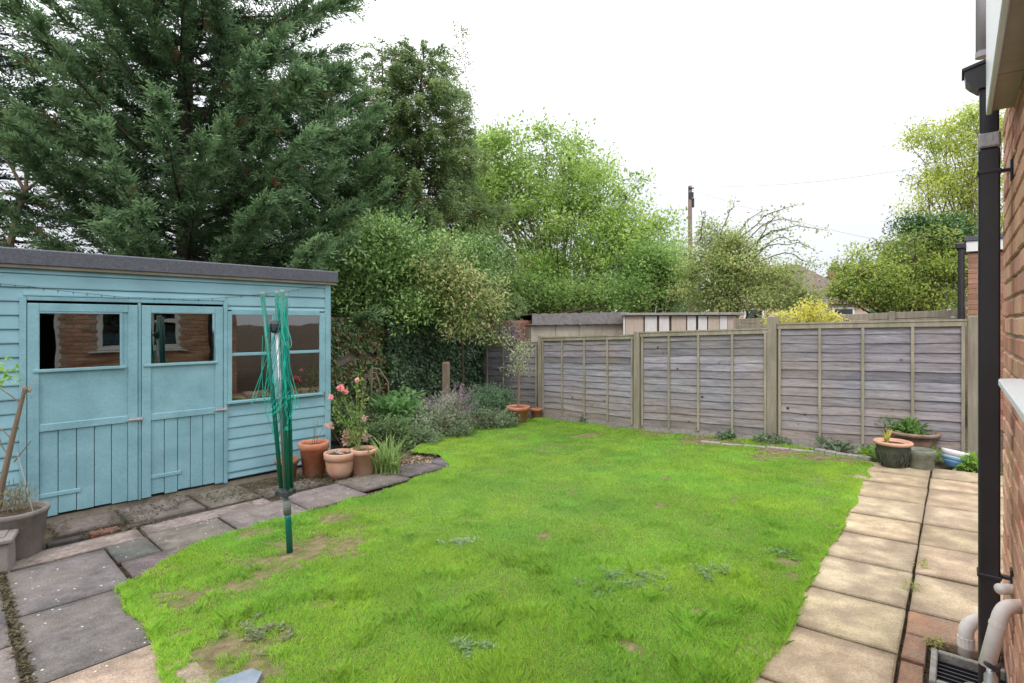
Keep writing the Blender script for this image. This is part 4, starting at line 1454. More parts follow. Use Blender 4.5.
while zc < zt:
    k = -0.002 - (0.1125 if row % 2 else 0)
    while k < WLEN:
        a, b = max(k, 0.0), k + 0.215
        zm = zc + .0325; km = (a + b) / 2
        hole = any(h0 - .02 < km < h1 + .02 and z0 < zm < z1 for h0, h1, z0, z1 in win_holes)
        if not hole and b - a > .03:
            dz = R.uniform(-.0015, .0015)
            oo = R.uniform(-.0025, .0025)
            wt.box(a, b, -0.10, oo, zc + dz, zc + .064 + dz, .005, brick_t(), xf=lambda x, y, z: WP(x, y, z))
        k += 0.2255
    zc += course
    row += 1
# return wall of the corner, facing the fence
zc = -0.12; row = 0
while zc < zt:
    q = -0.1 - (0.1125 if row % 2 else 0)
    while q > -4:
        wt.box(-0.003, .10, q - .215, q, zc, zc + .064, .004, brick_t(), xf=lambda x, y, z: WP(x, y, z))
        q -= .2255
    zc += course; row += 1
HW(wt, 'brickwork', M['brick'])
mo = MB()
segs = []
ks = sorted({0.006, WLEN} | {h for hh_ in win_holes for h in hh_[:2]})
for a, b in zip(ks[:-1], ks[1:]):
    hole = next((h for h in win_holes if h[0] <= (a + b) / 2 <= h[1]), None)
    zs = [(-.2, zt)] if not hole else ([(-.2, hole[2])] if hole[2] > 0 else []) + [(hole[3], zt)]
    for z0, z1 in zs:
        mo.box(a, b, -.097, -.009, z0, z1, xf=lambda x, y, z: WP(x, y, z))
mo.box(.006, .09, -4, -.1, -.2, zt, xf=lambda x, y, z: WP(x, y, z))
HW(mo, 'mortar', M['mortar'])
bk = MB()
X_ = lambda x, y, z: WP(x, y, z)
bk.box(.12, WLEN, -4.0, -3.9, -.1, 2.40, xf=X_)
bk.box(.12, WLEN, -3.9, -.12, -.1, .04, xf=X_)
bk.box(.12, WLEN, -3.9, -.12, 2.37, 2.40, xf=X_)
bk.box(WLEN - .1, WLEN, -3.9, -.12, .04, 2.36, xf=X_)
HW(bk, 'inner_room', M['dark_inside'])


def house_window(h, lab):
    k0_, k1_, z0, z1 = h
    f = MB()
    t_ = .085
    a = -.055; b = -.005
    X = lambda x, y, z: WP(x, y, z)
    f.box(k0_, k0_ + t_, a, b, z0, z1, .004, xf=X); f.box(k1_ - t_, k1_, a, b, z0, z1, .004, xf=X)
    f.box(k0_ + t_, k1_ - t_, a, b, z0, z0 + t_, .004, xf=X); f.box(k0_ + t_, k1_ - t_, a, b, z1 - t_, z1, .004, xf=X)
    km = (k0_ + k1_) / 2
    f.box(km - .04, km + .04, a, b + .002, z0 + t_, z1 - t_, .004, xf=X)
    zq = z0 + (z1 - z0) * .68
    f.box(k0_ + t_, km - .04, a, b + .001, zq - .03, zq + .03, .004, xf=X)
    w_ = HW(f, 'window', M['upvc'])
    w_['label'] = lab
    g = MB(); g.box(k0_ + t_, k1_ - t_, -.04, -.034, z0 + t_, z1 - t_, xf=X)
    HW(g, 'pane', M['glass'], w_)


house_window(win_holes[0], 'white framed window above the sill at the right edge')
df = MB()
X_ = lambda x, y, z: WP(x, y, z)
df.box(2.55, 2.62, -.096, -.012, -.05, 2.10, .004, xf=X_); df.box(3.88, 3.95, -.096, -.012, -.05, 2.10, .004, xf=X_); df.box(2.62, 3.88, -.096, -.012, 2.03, 2.10, .004, xf=X_)
HW(df, 'door_frame', M['upvc'])
house_window(win_holes[2], 'white framed window farthest back')
si = MB()
si.box(.957, 2.15, -.05, .058, 1.298, 1.322, .004, xf=lambda x, y, z: WP(x, y, z - .12 * max(0, y)))
HW(si, 'window_sill', M['upvc'])
# eaves
KE = 0.68
ev = MB()
ev.box(KE, WLEN, .064, .080, 2.278, 2.80, .003, xf=lambda x, y, z: WP(x, y, z))
HW(ev, 'fascia', M['upvc'])
ev = MB()
ev.box(KE + .004, 1.06, .0, .0635, 2.290, 2.302, xf=lambda x, y, z: WP(x, y, z))
ev.box(1.065, WLEN, .0, .0635, 2.290, 2.302, xf=lambda x, y, z: WP(x, y, z))
ev.box(KE, KE + .010, .0, .0635, 2.303, 2.79, xf=lambda x, y, z: WP(x, y, z))
HW(ev, 'soffit', M['soffit'])
ev = MB()
ev.box(KE + .012, WLEN, -4.0, .063, 2.74, 2.79, xf=lambda x, y, z: WP(x, y, z))
ev.box(-.02, KE - .002, -4.0, -.002, 2.365, 2.40, xf=lambda x, y, z: WP(x, y, z))
HW(ev, 'flat_roof', M['felt'])

# black downpipe
pk = 2.1
px_ = (989 - CX) / F * pk
dp = thing('downpipe', 'tall black square downpipe with a hopper head fixed to the brick wall', 'drainpipe', (px_, pk, 0), -math.atan2(uu[0], uu[1]))
w_ = 0.032
zt_h = H - (88 - CY) / F * pk
mb = MB()
mb.box(-w_, w_, -.032, .032, -.05, H - (150 - CY) / F * pk, .006)
mb.box(-w_ * .9, w_ * .9, -.031, .031, H - (149 - CY) / F * pk, zt_h, .006)
mb.build('pipe', M['blackpipe'], dp)
mb = MB()
zz = lambda y: H - (y - CY) / F * pk
prof = [(-.075, zz(68)), (.035, zz(60)), (.035, zz(90)), (-.034, zz(90)), (-.058, zz(84)), (-.07, zz(80))]
n = len(prof)
vs = [(x, -.045, z) for x, z in prof] + [(x, .045, z) for x, z in prof]
mb.add(vs, [tuple(range(n)), tuple(range(n, 2 * n))[::-1]] + [(i, n + i, n + (i + 1) % n, (i + 1) % n) for i in range(n)])
mb.box(-.082, .04, -.052, .052, zz(68) - .012, zz(68) + .004, .003, xf=lambda x, y, z: (x, y, z + (x + .08) * .26))
mb.build('hopper_head', M['blackpipe'], dp)
mb = MB(); mb.box(-w_ - .002, w_ + .002, -.034, .034, zz(149), zz(134), .006); mb.build('tape_joint', M['tape'], dp)
for y_ in (171, 572):
    mb = MB()
    mb.box(-w_ - .004, w_ + .004, -.036, .036, zz(y_ + 4), zz(y_), .003)
    mb.box(w_ + .003, w_ + .036, -.012, .012, zz(y_ + 3), zz(y_ + 0), .002)
    mb.box(w_ + .028, w_ + .036, -.02, .02, zz(y_ + 12), zz(y_ - 8), .002)
    mb.build('bracket', M['blackpipe'], dp)

# grey pipe that empties into the hopper
g0 = P3(982.5, 57, 2.16)
gp = thing('grey_pipe', 'pale grey round pipe dropping from above into the hopper head', 'drainpipe', g0)
mb = MB(); mb.tube([(0, 0, 0), (0, 0, .7)], .0215, 14); mb.build('pipe', M['greypipe'], gp, smooth=True)
mb = MB(); mb.tube([(0, 0, -.002), (0, 0, .02)], .0235, 14); mb.build('end_collar', M['greypipe'], gp)


def bend(pts, r, n=12, seg=7, cr=0.045):
    """polyline with rounded corners"""
    P = [np.array(p, float) for p in pts]
    out = [P[0]]
    for i in range(1, len(P) - 1):
        a, b, c = P[i - 1], P[i], P[i + 1]
        d1 = unit(a - b); d2 = unit(c - b)
        p, q = b + d1 * cr, b + d2 * cr
        for j in range(seg + 1):
            s = j / seg
            out.append((1 - s) ** 2 * p + 2 * s * (1 - s) * b + s * s * q)
    out.append(P[-1])
    return out


# short white elbow over the gully, fixed through the wall
e0 = P3(966, 655, 2.30); e1_ = P3(966, 624, 2.30); e2_ = P3(1004, 612, 2.34)
t = thing('waste_pipe', 'short pale waste pipe elbow emptying over the drain behind the downpipe', 'waste pipe', e0)
mb = MB(); mb.tube(bend([e0, e1_, e2_], .028), .027, 14); mb.build('pipe', M['waste'], t, off=e0, smooth=True)
mb = MB(); mb.tube([np.array(e0) * .5 + np.array(e1_) * .5 - [0, 0, .03], np.array(e0) * .5 + np.array(e1_) * .5 + [0, 0, .012]], .030, 14); mb.build('collar', M['waste'], t, off=e0)
f0 = P3(986.5, 666, 1.80); f1 = P3(1003, 606, 1.80); f2 = P3(1062, 608, 1.86)
t = thing('waste_pipe', 'long pale waste pipe leaning in front of the downpipe near the tap', 'waste pipe', f0)
mb = MB(); mb.tube(bend([f0, f1, f2], .024), .0225, 14); mb.build('pipe', M['waste'], t, off=f0, smooth=True)
mb = MB(); a = np.array(f1) + (np.array(f0) - np.array(f1)) * .28
mb.tube([a, a + unit(np.array(f0) - np.array(f1)) * .012], .0245, 14)
mb.build('collar', M['waste'], t, off=f0); mb = MB()
a = np.array(f1) + (np.array(f2) - np.array(f1)) * .35
mb.tube([a, a + unit(np.array(f2) - np.array(f1)) * .012], .0245, 14)
mb.build('collar', M['waste'], t, off=f0)
# pipe stub above, by the wall
g_ = P3(1000, 589, 2.0); g2 = P3(1022, 590, 2.05)
mb = MB(); mb.tube([g_, g2], .020, 12)
o = mb.build('pipe_stub', M['waste'], off=g_, loc=g_, smooth=True); tag(o, 'short pale pipe stub in the brick wall behind the downpipe', 'pipe')
# outside tap with clamp at the very bottom
tp0 = P3(991, 670, 1.72)
t = thing('garden_tap', 'outside tap with a dark clamp and green hose end at the bottom right corner', 'tap', tp0)
mb = MB(); mb.tube([(-.028, -.01, .03), (-.01, -.012, .018), (.015, 0, .004), (.06, .03, -.002)], [.006, .008, .009, .006], 8); mb.build('clamp', M['darkplastic'], t, smooth=True)
mb = MB(); mb.lathe([(.016, -.09), (.022, -.085), (.022, -.05), (.018, -.045), (.018, -.02), (.012, -.01), (.012, .0)], 14); mb.build('tap_body', M['steel'], t, smooth=True)
mb = MB(); mb.lathe([(.03, -.07), (.036, -.064), (.034, -.05), (.02, -.045)], 16, c=(-.045, 0, -.01)); mb.build('hose_end', M['dryer_line2'] if 'dryer_line2' in M else M['greenpot'], t)

# gully
gl = RP(0.22, -0.245)
t = thing('drain_gully', 'square grey drain surround with a dark open grate at the wall foot', 'drain', gl, math.atan2(uu[1], uu[0]))
mb = MB()
ox, oy = .145, .135
for (a, b, c, d) in ((-ox, ox, oy - .024, oy), (-ox, ox, -oy, -oy + .018), (-ox, -ox + .022, -oy + .019, oy - .025), (ox - .026, ox, -oy + .019, oy - .025)):
    mb.box(a, b, c, d, -.03, .016, .004)
mb.build('surround', M['concrete'], t)
mb = MB(); mb.box(-ox + .023, ox - .027, -oy + .019, oy - .026, -.028, -.022); mb.build('recess', M['void'], t)
for i in range(7):
    mb = MB(); x = -.10 + .033 * i
    mb.box(x - .003, x + .003, -oy + .019, oy - .025, -.020, -.013); mb.build('grate_bar', M['blackpipe'], t)
for (t_, q_, lb, s_) in [(1.98 - .6, -.01, 'tiny yellowish weed in the middle joint of the side path', 1), (0.42, -.11, 'small green weed growing beside the drain bricks', 2), (1.0, 0.0, 'faint weed strand in the path joint nearer the drain', 3)]:
    c = RP(t_, q_, .01)
    o = leaf_cloud('path_weed', None, [(R.gauss(0, .02), R.gauss(0, .02), R.uniform(.0, .03)) for _ in range(6)], .02, 9, .022, .007, (0.2, 0.28, 0.05), (0.45, 0.45, 0.14), seed=s_ + 200)
    tag(o, lb, 'weed'); o.location = c


# ------------------------------------------------------------------ trees
def shade_clumps(n, rg):
    return rg.random(n)


def conifer(name, label, x, y, h, prof, z0, nb, spl, seed, c1, c2, lift=0.15, curve=0.25, droop=0.3, trunk_r=.16, leaf=(0.10, 0.024), zmax=None, per=20, azr=None, asym=0.0, spray_len=0.5, group=None, brown=0.012):
    rg = np.random.default_rng(seed)
    g0 = gz(x, y)
    t = thing(name, label, 'tree', (x, y, g0), group=group)
    tb = MB()
    tp = [(0, 0, -.1)] + [(0.12 * math.sin(i * 1.3 + seed) * i / 8, 0.1 * math.cos(i * 1.1) * i / 8, h * i / 8) for i in range(1, 9)]
    tb.tube(tp, [trunk_r * (1 - .9 * i / 8) for i in range(9)], 9)
    P = []; Dv = []; Nn = []; T = []; Ls = []
    for i in range(nb):
        u_ = ((i + rg.random()) / nb) ** 1.2
        z = z0 + (h - z0) * u_
        if azr:
            az = rg.uniform(*azr)
        else:
            az = i * 2.39996 + rg.normal(0, .3)
        L = prof(u_) * rg.uniform(.72, 1.12) * (1 - asym * max(0, -math.cos(az)))
        el = lift + rg.normal(0, .12)
        d = np.array([math.cos(az), math.sin(az)])
        bend_ = rg.normal(0, .18)
        pts = []
        for j in range(7):
            s = j / 6
            a2 = az + bend_ * s
            pts.append((math.cos(a2) * L * s, math.sin(a2) * L * s, z + L * (el * s + curve * s * s)))
        pts = np.array(pts)
        tb.tube(pts[:6], [max(.006, .035 * L / 3 * (1 - .8 * j / 5)) for j in range(6)], 5, cap=False)
        ns = int(spl * L * (1 if (zmax is None or z < zmax) else .35))
        cl = rg.random()
        ss = 1 - rg.random(ns) ** 1.2 * .86
        f = ss * 6; k = np.minimum(f.astype(int), 5); fr_ = (f - k)[:, None]
        pos = pts[k] * (1 - fr_) + pts[k + 1] * fr_
        tang = unit(pts[k + 1] - pts[k])
        side = rg.choice([-1, 1], ns) * rg.uniform(.2, 1.25, ns) * (1.15 - ss * .75)
        c_, s_ = np.cos(side), np.sin(side)
        dr = np.stack([tang[:, 0] * c_ - tang[:, 1] * s_, tang[:, 0] * s_ + tang[:, 1] * c_, tang[:, 2] + rg.normal(0.12, .38, ns)], 1)
        P.append(pos); Dv.append(unit(dr)); T.append(np.clip(rg.normal(.45, .22, ns) + (cl - .5) * .5 + (ss - .6) * .5, 0, 1)); Ls.append(rg.uniform(.5, 1.2, ns) * spray_len * (1.15 - .45 * ss))
    P = np.concatenate(P); Dv = np.concatenate(Dv); T = np.concatenate(T); Ls = np.concatenate(Ls)
    n = len(P)
    nrm = unit(rg.normal(0, .55, (n, 3)) + np.array([0, 0, 1.]))
    sd_ = unit(np.cross(Dv, nrm))
    m = per
    s = (np.arange(m) + .5) / m
    S = s[None, :, None]
    Lx = Ls[:, None, None]
    pos = P[:, None, :] + Dv[:, None, :] * Lx * S + np.array([0, 0, -1.]) * (droop * Lx * S * S) + rg.normal(0, .02, (n, m, 3))
    sg = np.where(np.arange(m) % 2 == 0, 1, -1)[None, :, None] * rg.uniform(.3, 1.0, (n, m, 1))
    dr = Dv[:, None, :] + sd_[:, None, :] * sg + np.array([0, 0, -1.]) * droop * S * 1.3 + rg.normal(0, .16, (n, m, 3))
    N2 = np.repeat(nrm[:, None, :], m, 1) + rg.normal(0, .35, (n, m, 3))
    tt = np.clip(T[:, None] + (s[None] - .5) * .35 + rg.normal(0, .1, (n, m)), 0, 1).ravel()
    col = mixc(c1, c2, tt)
    br = np.repeat(rg.random(n) < brown, m)
    col[br] = np.array([0.17, 0.09, 0.045])
    ln = (rg.uniform(.7, 1.3, (n, m)) * leaf[0] * (1.15 - .4 * s[None])).ravel()
    wd = (rg.uniform(.7, 1.3, (n, m)) * leaf[1]).ravel()
    tb.build('trunk', M['bark'], t)
    leaves('crown', pos.reshape(-1, 3), dr.reshape(-1, 3), N2.reshape(-1, 3), ln, wd, col, M['leaf'], t, (0, 0, 0))
    print(name, n * m)
    return t


def broadleaf(name, label, base, lobes, nclump, per, leaf, c1, c2, seed, trunk_r=.1, crad=.35, cat='tree', mat=None, outer=.45, bark='bark', nlimb=26, shoots=None, group=None, fork=0.35, hang=0.0, extra=None):
    """lobes: (x,y,z,rx,ry,rz) in world; leaves gathered in clumps at the ends of limbs"""
    rg = np.random.default_rng(seed)
    t = thing(name, label, cat, base, group=group)
    B0 = np.array(base)
    lob = np.array(lobes, float)
    vol = lob[:, 3] * lob[:, 4] * lob[:, 5]
    pick = rg.choice(len(lob), nclump, p=(vol ** .75) / (vol ** .75).sum())
    dv = unit(rg.normal(0, 1, (nclump, 3)))
    rr_ = rg.random(nclump) ** outer
    rr_ = rr_ * (0.70 + 0.62 * vnoise(dv[:, 0] * 1.7 + pick * 3.1 + 20, dv[:, 2] * 1.7 + dv[:, 1] + 20, 1.3))
    Cc = lob[pick, :3] + dv * rr_[:, None] * lob[pick, 3:6] - B0
    Cc[:, 2] = np.maximum(Cc[:, 2], 0.05)
    tb = MB()
    cen = (lob[:, :3] * vol[:, None]).sum(0) / vol.sum() - B0
    fk = np.array([cen[0] * .25, cen[1] * .25, max(.15, cen[2] * fork)])
    tb.tube([(0, 0, -.1), fk * .5 + np.array([.03, 0, 0]), fk], [trunk_r, trunk_r * .85, trunk_r * .7], 9)
    order = rg.choice(nclump, min(nlimb, nclump), replace=False)
    nodes = []
    for i in order:
        e = Cc[i]
        m1 = fk + (e - fk) * .35 + np.array([0, 0, .12 * np.linalg.norm(e - fk)]) + rg.normal(0, .08, 3) * np.linalg.norm(e - fk) * .5
        m2 = fk + (e - fk) * .7 + np.array([0, 0, .10 * np.linalg.norm(e - fk)]) + rg.normal(0, .05, 3) * np.linalg.norm(e - fk) * .5
        tb.tube([fk, m1, m2, e], [trunk_r * .38, trunk_r * .26, trunk_r * .15, trunk_r * .05], 6, cap=False)
        nodes += [m1, m2, e]
    nodes = np.array(nodes)
    for i in range(nclump):
        if i in order: continue
        d_ = np.linalg.norm(nodes - Cc[i], axis=1)
        k = int(np.argmin(d_))
        if d_[k] < 3:
            mm = (nodes[k] + Cc[i]) / 2 + rg.normal(0, .05, 3)
            tb.tube([nodes[k], mm, Cc[i]], [trunk_r * .09 + .004, .006, .004], 4, cap=False)
    sp = []
    if shoots:
        for (a, b, sag) in shoots:
            a = np.array(a) - B0; b = np.array(b) - B0
            pts = []
            for j in range(9):
                s = j / 8
                pts.append(a + (b - a) * s + np.array([0, 0, sag * math.sin(PI * s)]) + rg.normal(0, .02, 3))
            tb.tube(pts, [.016 * (1 - .8 * j / 8) + .003 for j in range(9)], 5)
            sp += pts[2:]
    tb.build('trunk', M[bark], t)
    clr = rg.uniform(.65, 1.35, nclump) * crad
    npc = per
    C2 = np.repeat(Cc, npc, 0); rad = np.repeat(clr, npc)[:, None]
    n = len(C2)
    g = np.clip(rg.normal(0, 1, (n, 3)), -1.7, 1.7) * rad * .5
    g[:, 2] *= .75
    pos = C2 + g
    ct = np.repeat(rg.random(nclump), npc)
    tt = np.clip(rg.normal(.5, .25, n) + (ct - .5) * .7, 0, 1)
    if sp:
        sp = np.array(sp)
        k = 9
        p2 = np.repeat(sp, k, 0) + rg.normal(0, .06, (len(sp) * k, 3))
        pos = np.concatenate([pos, p2]); tt = np.concatenate([tt, rg.random(len(p2))])
        g = np.concatenate([g, rg.normal(0, .1, (len(p2), 3))])
        n = len(pos)
    pos[:, 2] = np.maximum(pos[:, 2], 0.02)
    dr = unit(rg.normal(0, 1, (n, 3)) + unit(g) * .7 + np.array([0, 0, -hang]))
    nn = unit(rg.normal(0, .7, (n, 3)) + np.array([0, 0, 1.]))
    col = mixc(c1, c2, tt)
    if extra:
        k = rg.random(n) < extra[0]
        col[k] = mixc(extra[1], extra[2], rg.random(k.sum()))
    leaves('crown', pos, dr, nn, rg.uniform(.6, 1.35, n) * leaf[0], rg.uniform(.6, 1.35, n) * leaf[1], col, mat or M['leaf'], t, (0, 0, 0))
    print(name, n)
    return t


def lobe(px, py, d, rpx, rpy, depth=None):
    p = P3(px, py, d)
    rx, rz = rpx / F * d, rpy / F * d
    return (*p, rx, depth or min(rx, rz) * 1.0, rz)


def ground_at(px, d):
    x = (px - CX) / F * d
    return (x, d, gz(x, d))


# great blue-green cypress behind the shed
b_ = ground_at(188, 9.6)
conifer('cypress_tree', 'largest dark blue green cypress towering behind the shed', b_[0], b_[1], 12.5, lambda u: 3.5 * (1 - u) ** .5 + .2, 1.2, 330, 33, 101,
        (0.045, 0.09, 0.045), (0.18, 0.29, 0.13), lift=.10, curve=.22, droop=.28, trunk_r=.22, zmax=8.2, per=20, spray_len=.55, asym=.40)
b_ = ground_at(-95, 9.2)
conifer('cypress_tree', 'very dark layered conifer at the far left edge', b_[0], b_[1], 12.5, lambda u: 3.3 * (1 - u * .5) ** .7, 3.5, 120, 26, 102,
        (0.012, 0.036, 0.022), (0.05, 0.10, 0.055), lift=.02, curve=.12, droop=.2, trunk_r=.24, zmax=9.5, per=18, spray_len=.6)
b_ = ground_at(322, 11.8)
conifer('cypress_tree', 'mid green cypress standing between the largest conifer and the twin topped conifer', b_[0], b_[1], 7.5, lambda u: 2.2 * (1 - u) ** .6 + .15, 1.0, 190, 29, 103,
        (0.07, 0.14, 0.065), (0.23, 0.37, 0.16), lift=.25, curve=.3, droop=.25, trunk_r=.14, per=18, spray_len=.5)
b_ = ground_at(420, 13.2)
conifer('conifer_tree', 'tall olive green conifer with ragged drooping foliage right of the cypresses', b_[0], b_[1], 8.5, lambda u: 2.25 * (1 - u) ** .5 + .12, 1.0, 270, 27, 104,
        (0.08, 0.135, 0.055), (0.25, 0.34, 0.13), lift=.15, curve=.05, droop=.75, trunk_r=.15, per=16, spray_len=.6, leaf=(.11, .03), brown=.03)
b_ = ground_at(379, 12.9)
conifer('conifer_tree', 'narrow olive conifer spire close beside the tall ragged conifer', b_[0], b_[1], 8.45, lambda u: 1.25 * (1 - u) ** .7 + .16, 1.0, 150, 22, 105,
        (0.08, 0.135, 0.055), (0.25, 0.34, 0.13), lift=.3, curve=.1, droop=.6, trunk_r=.11, per=16, spray_len=.42, leaf=(.10, .03), brown=.03)

# thin bare-stemmed tree at the left, seen against the sky
b_ = ground_at(8, 8.6)
t = thing('bare_stem_tree', 'slender forked tree with bare pale branches above the shed at the left', 'tree', b_)
bb = np.array(b_)
Q_ = lambda px, py, d=8.6: tuple(np.array(P3(px, py, d)) - bb)
mb = MB()
mb.tube([(0, 0, 0), Q_(8, 300), Q_(10, 245), Q_(17, 215), Q_(26, 190)], [.09, .07, .05, .045, .035], 8)
for pts in ([(26, 190), (26, 165), (25, 150), (30, 120)], [(26, 190), (37, 182), (46, 178)], [(25, 192), (12, 168), (2, 155), (-10, 130)], [(17, 215), (2, 205), (-10, 200)], [(10, 245), (-6, 240)], [(26, 165), (36, 140), (52, 120)], [(22, 200), (8, 192), (-8, 184)]):
    mb.tube([Q_(*p) for p in pts], [.028 * (1 - .7 * i / (len(pts) - 1)) for i in range(len(pts))], 6)
mb.build('trunk', M['bark_pale'], t)
rgc = random.Random(3)
leaf_cloud('crown', t, [Q_(rgc.uniform(-30, 70), rgc.uniform(70, 160), 8.6 + rgc.uniform(-.5, .8)) for _ in range(46)], .22, 60, .07, .03, (0.03, 0.08, 0.03), (0.10, 0.18, 0.07), seed=33)

# laurel-like mass right of the shed
broadleaf('laurel_bush', 'dense mid green laurel spilling over the ivy wall right of the shed', ground_at(395, 9.9),
          [lobe(350, 275, 9.6, 32, 40, .7), lobe(390, 262, 9.8, 42, 42, .8), lobe(440, 275, 10.0, 38, 40, .7), lobe(400, 305, 9.6, 65, 22, .6), lobe(470, 265, 10.4, 32, 34, .7), lobe(345, 240, 10, 30, 28, .5)],
          360, 135, (.080, .034), (0.09, 0.18, 0.055), (0.36, 0.53, 0.17), 201, trunk_r=.08, crad=.34, cat='bush', outer=.5, mat=M['leaf_gloss'])
broadleaf('variegated_shrub', 'yellowish variegated shrub drooping in front of the laurel', ground_at(462, 10.0),
          [lobe(445, 270, 9.3, 24, 34, .35), lobe(468, 285, 9.4, 26, 36, .35), lobe(488, 298, 9.5, 16, 22, .3), lobe(455, 318, 9.4, 20, 16, .3), lobe(475, 330, 9.4, 14, 14, .3), lobe(432, 295, 9.4, 14, 24, .3)], 110, 50, (.085, .03), (0.22, 0.28, 0.10), (0.56, 0.55, 0.26), 202, trunk_r=.025, crad=.26, cat='shrub', hang=.3, nlimb=7, fork=.7, extra=(.2, (0.10, 0.18, 0.05), (0.22, 0.34, 0.10)))

# bright green broadleaf tree centre
broadleaf('broadleaf_tree', 'bright green spreading tree rising above the sheds behind the fence', ground_at(560, 17),
          [lobe(500, 185, 17, 52, 55, 1.6), lobe(560, 200, 17, 62, 62, 1.9), lobe(600, 285, 16.3, 60, 28, 1.2), lobe(520, 295, 16.3, 50, 24, 1.2), lobe(612, 235, 16.5, 56, 50, 1.5), lobe(640, 270, 16.5, 36, 36, 1.2), lobe(480, 235, 17.5, 42, 52, 1.4), lobe(540, 265, 16.5, 70, 36, 1.6), lobe(525, 155, 17.2, 40, 30, 1.0), lobe(580, 175, 17, 36, 30, 1.), lobe(500, 140, 17, 22, 18, .6), lobe(600, 170, 17, 26, 18, .6), lobe(655, 228, 16.5, 24, 22, .6), lobe(632, 245, 16.5, 30, 30, .7), lobe(480, 190, 16.8, 24, 40, .8), lobe(632, 205, 17, 24, 14, .6), lobe(548, 135, 17, 20, 14, .5), lobe(478, 160, 17, 16, 26, .6)],
          640, 88, (.125, .06), (0.14, 0.25, 0.06), (0.47, 0.61, 0.16), 203, trunk_r=.12, crad=.50, outer=.6, nlimb=60, fork=.3, bark='bark_pale')
broadleaf('broadleaf_tree', 'darker small tree filling the gap behind the brick wall and laurel', ground_at(495, 14.5),
          [lobe(490, 285, 14.5, 45, 30, .8), lobe(540, 295, 14.8, 45, 22, .8), lobe(600, 298, 14.8, 50, 16, .8), lobe(470, 250, 14.2, 22, 30, .6)], 210, 90, (.10, .05), (0.10, 0.19, 0.055), (0.33, 0.48, 0.14), 204, trunk_r=.1, crad=.4, outer=.5, extra=(.04, (0.4, 0.35, 0.1), (0.6, 0.5, 0.15)))
broadleaf('broadleaf_tree', 'soft green bushy tree left of the utility pole', ground_at(655, 15.5),
          [lobe(655, 270, 15.5, 34, 32, .9), lobe(672, 288, 15.3, 26, 24, .7), lobe(630, 292, 15.2, 30, 20, .7), lobe(680, 262, 17.5, 16, 28, .7)], 190, 85, (.10, .05), (0.15, 0.26, 0.08), (0.42, 0.58, 0.19), 205, trunk_r=.09, crad=.38)
sh_ = []
for (a, b, sag) in [((745, 250), (828, 232), .35), ((742, 260), (815, 250), .3), ((735, 245), (795, 205), .2), ((728, 245), (766, 210), .15), ((750, 265), (820, 268), .3), ((720, 240), (735, 200), .1), ((738, 250), (800, 222), .35), ((750, 262), (805, 244), .35), ((745, 258), (790, 232), .3), ((700, 240), (705, 212), .05), ((755, 250), (780, 215), .2)]:
    sh_.append((P3(*a, 13.8), P3(*b, 13.6), sag))
broadleaf('arching_shrub', 'tall arching shrub with long sparse branches right of the utility pole', ground_at(735, 14),
          [lobe(722, 275, 14, 36, 42, .9), lobe(750, 285, 13.8, 44, 34, .9), lobe(712, 245, 14, 24, 26, .7), lobe(700, 292, 14, 26, 24, .7), lobe(785, 285, 14, 30, 24, .6), lobe(800, 300, 13.5, 26, 14, .6), lobe(740, 255, 14, 26, 24, .6)],
          250, 92, (.085, .042), (0.16, 0.23, 0.075), (0.52, 0.58, 0.23), 206, trunk_r=.08, crad=.34, cat='shrub', shoots=sh_, extra=(.06, (0.3, 0.2, 0.1), (0.42, 0.3, 0.12)))
broadleaf('yellow_shrub', 'bright golden yellow shrub just behind the fence top', ground_at(800, 9.6),
          [lobe(806, 315, 9.4, 24, 12, .3), lobe(782, 319, 9.4, 18, 5, .25), lobe(828, 318, 9.5, 16, 7, .25), lobe(812, 308, 9.4, 10, 8, .2)], 70, 40, (.05, .022), (0.42, 0.43, 0.08), (0.82, 0.76, 0.20), 207, trunk_r=.03, crad=.14, cat='shrub')
broadleaf('hawthorn_tree', 'rounded green hawthorn behind the fence left of the neighbouring extension', ground_at(900, 12.5),
          [lobe(880, 275, 12.3, 36, 34, .9), lobe(915, 265, 12.5, 42, 36, 1.0), lobe(855, 290, 12.3, 26, 24, .6), lobe(950, 270, 12.7, 30, 40, .9), lobe(905, 295, 12.0, 60, 16, .6), lobe(850, 275, 12.6, 14, 18, .4)],
          270, 100, (.075, .04), (0.09, 0.17, 0.045), (0.46, 0.54, 0.12), 208, trunk_r=.1, crad=.3, extra=(.05, (0.35, 0.3, 0.08), (0.5, 0.42, 0.1)))
broadleaf('holly_tree', 'dark green holly topping the rounded hawthorn', ground_at(925, 13.6),
          [lobe(915, 229, 12.6, 28, 14, .5), lobe(945, 232, 12.6, 30, 18, .5), lobe(962, 250, 12.8, 24, 24, .5)], 110, 90, (.07, .04), (0.025, 0.075, 0.025), (0.10, 0.21, 0.05), 209, trunk_r=.08, crad=.26, mat=M['leaf_gloss'])
broadleaf('birch_tree', 'airy yellow green birch rising behind the drainpipe', ground_at(965, 19),
          [lobe(955, 145, 19, 34, 36, 1.2), lobe(925, 140, 19, 20, 18, .7), lobe(918, 205, 19, 14, 18, .6), lobe(950, 190, 19, 40, 36, 1.3), lobe(985, 165, 19, 40, 55, 1.4), lobe(930, 175, 19, 22, 22, .8), lobe(975, 120, 19, 30, 22, .9), lobe(960, 228, 19, 44, 22, 1.2), lobe(1000, 240, 19, 30, 40, 1.2)],
          300, 66, (.12, .05), (0.22, 0.32, 0.05), (0.58, 0.62, 0.13), 210, trunk_r=.12, crad=.42, hang=.6, bark='bark_pale', nlimb=40)
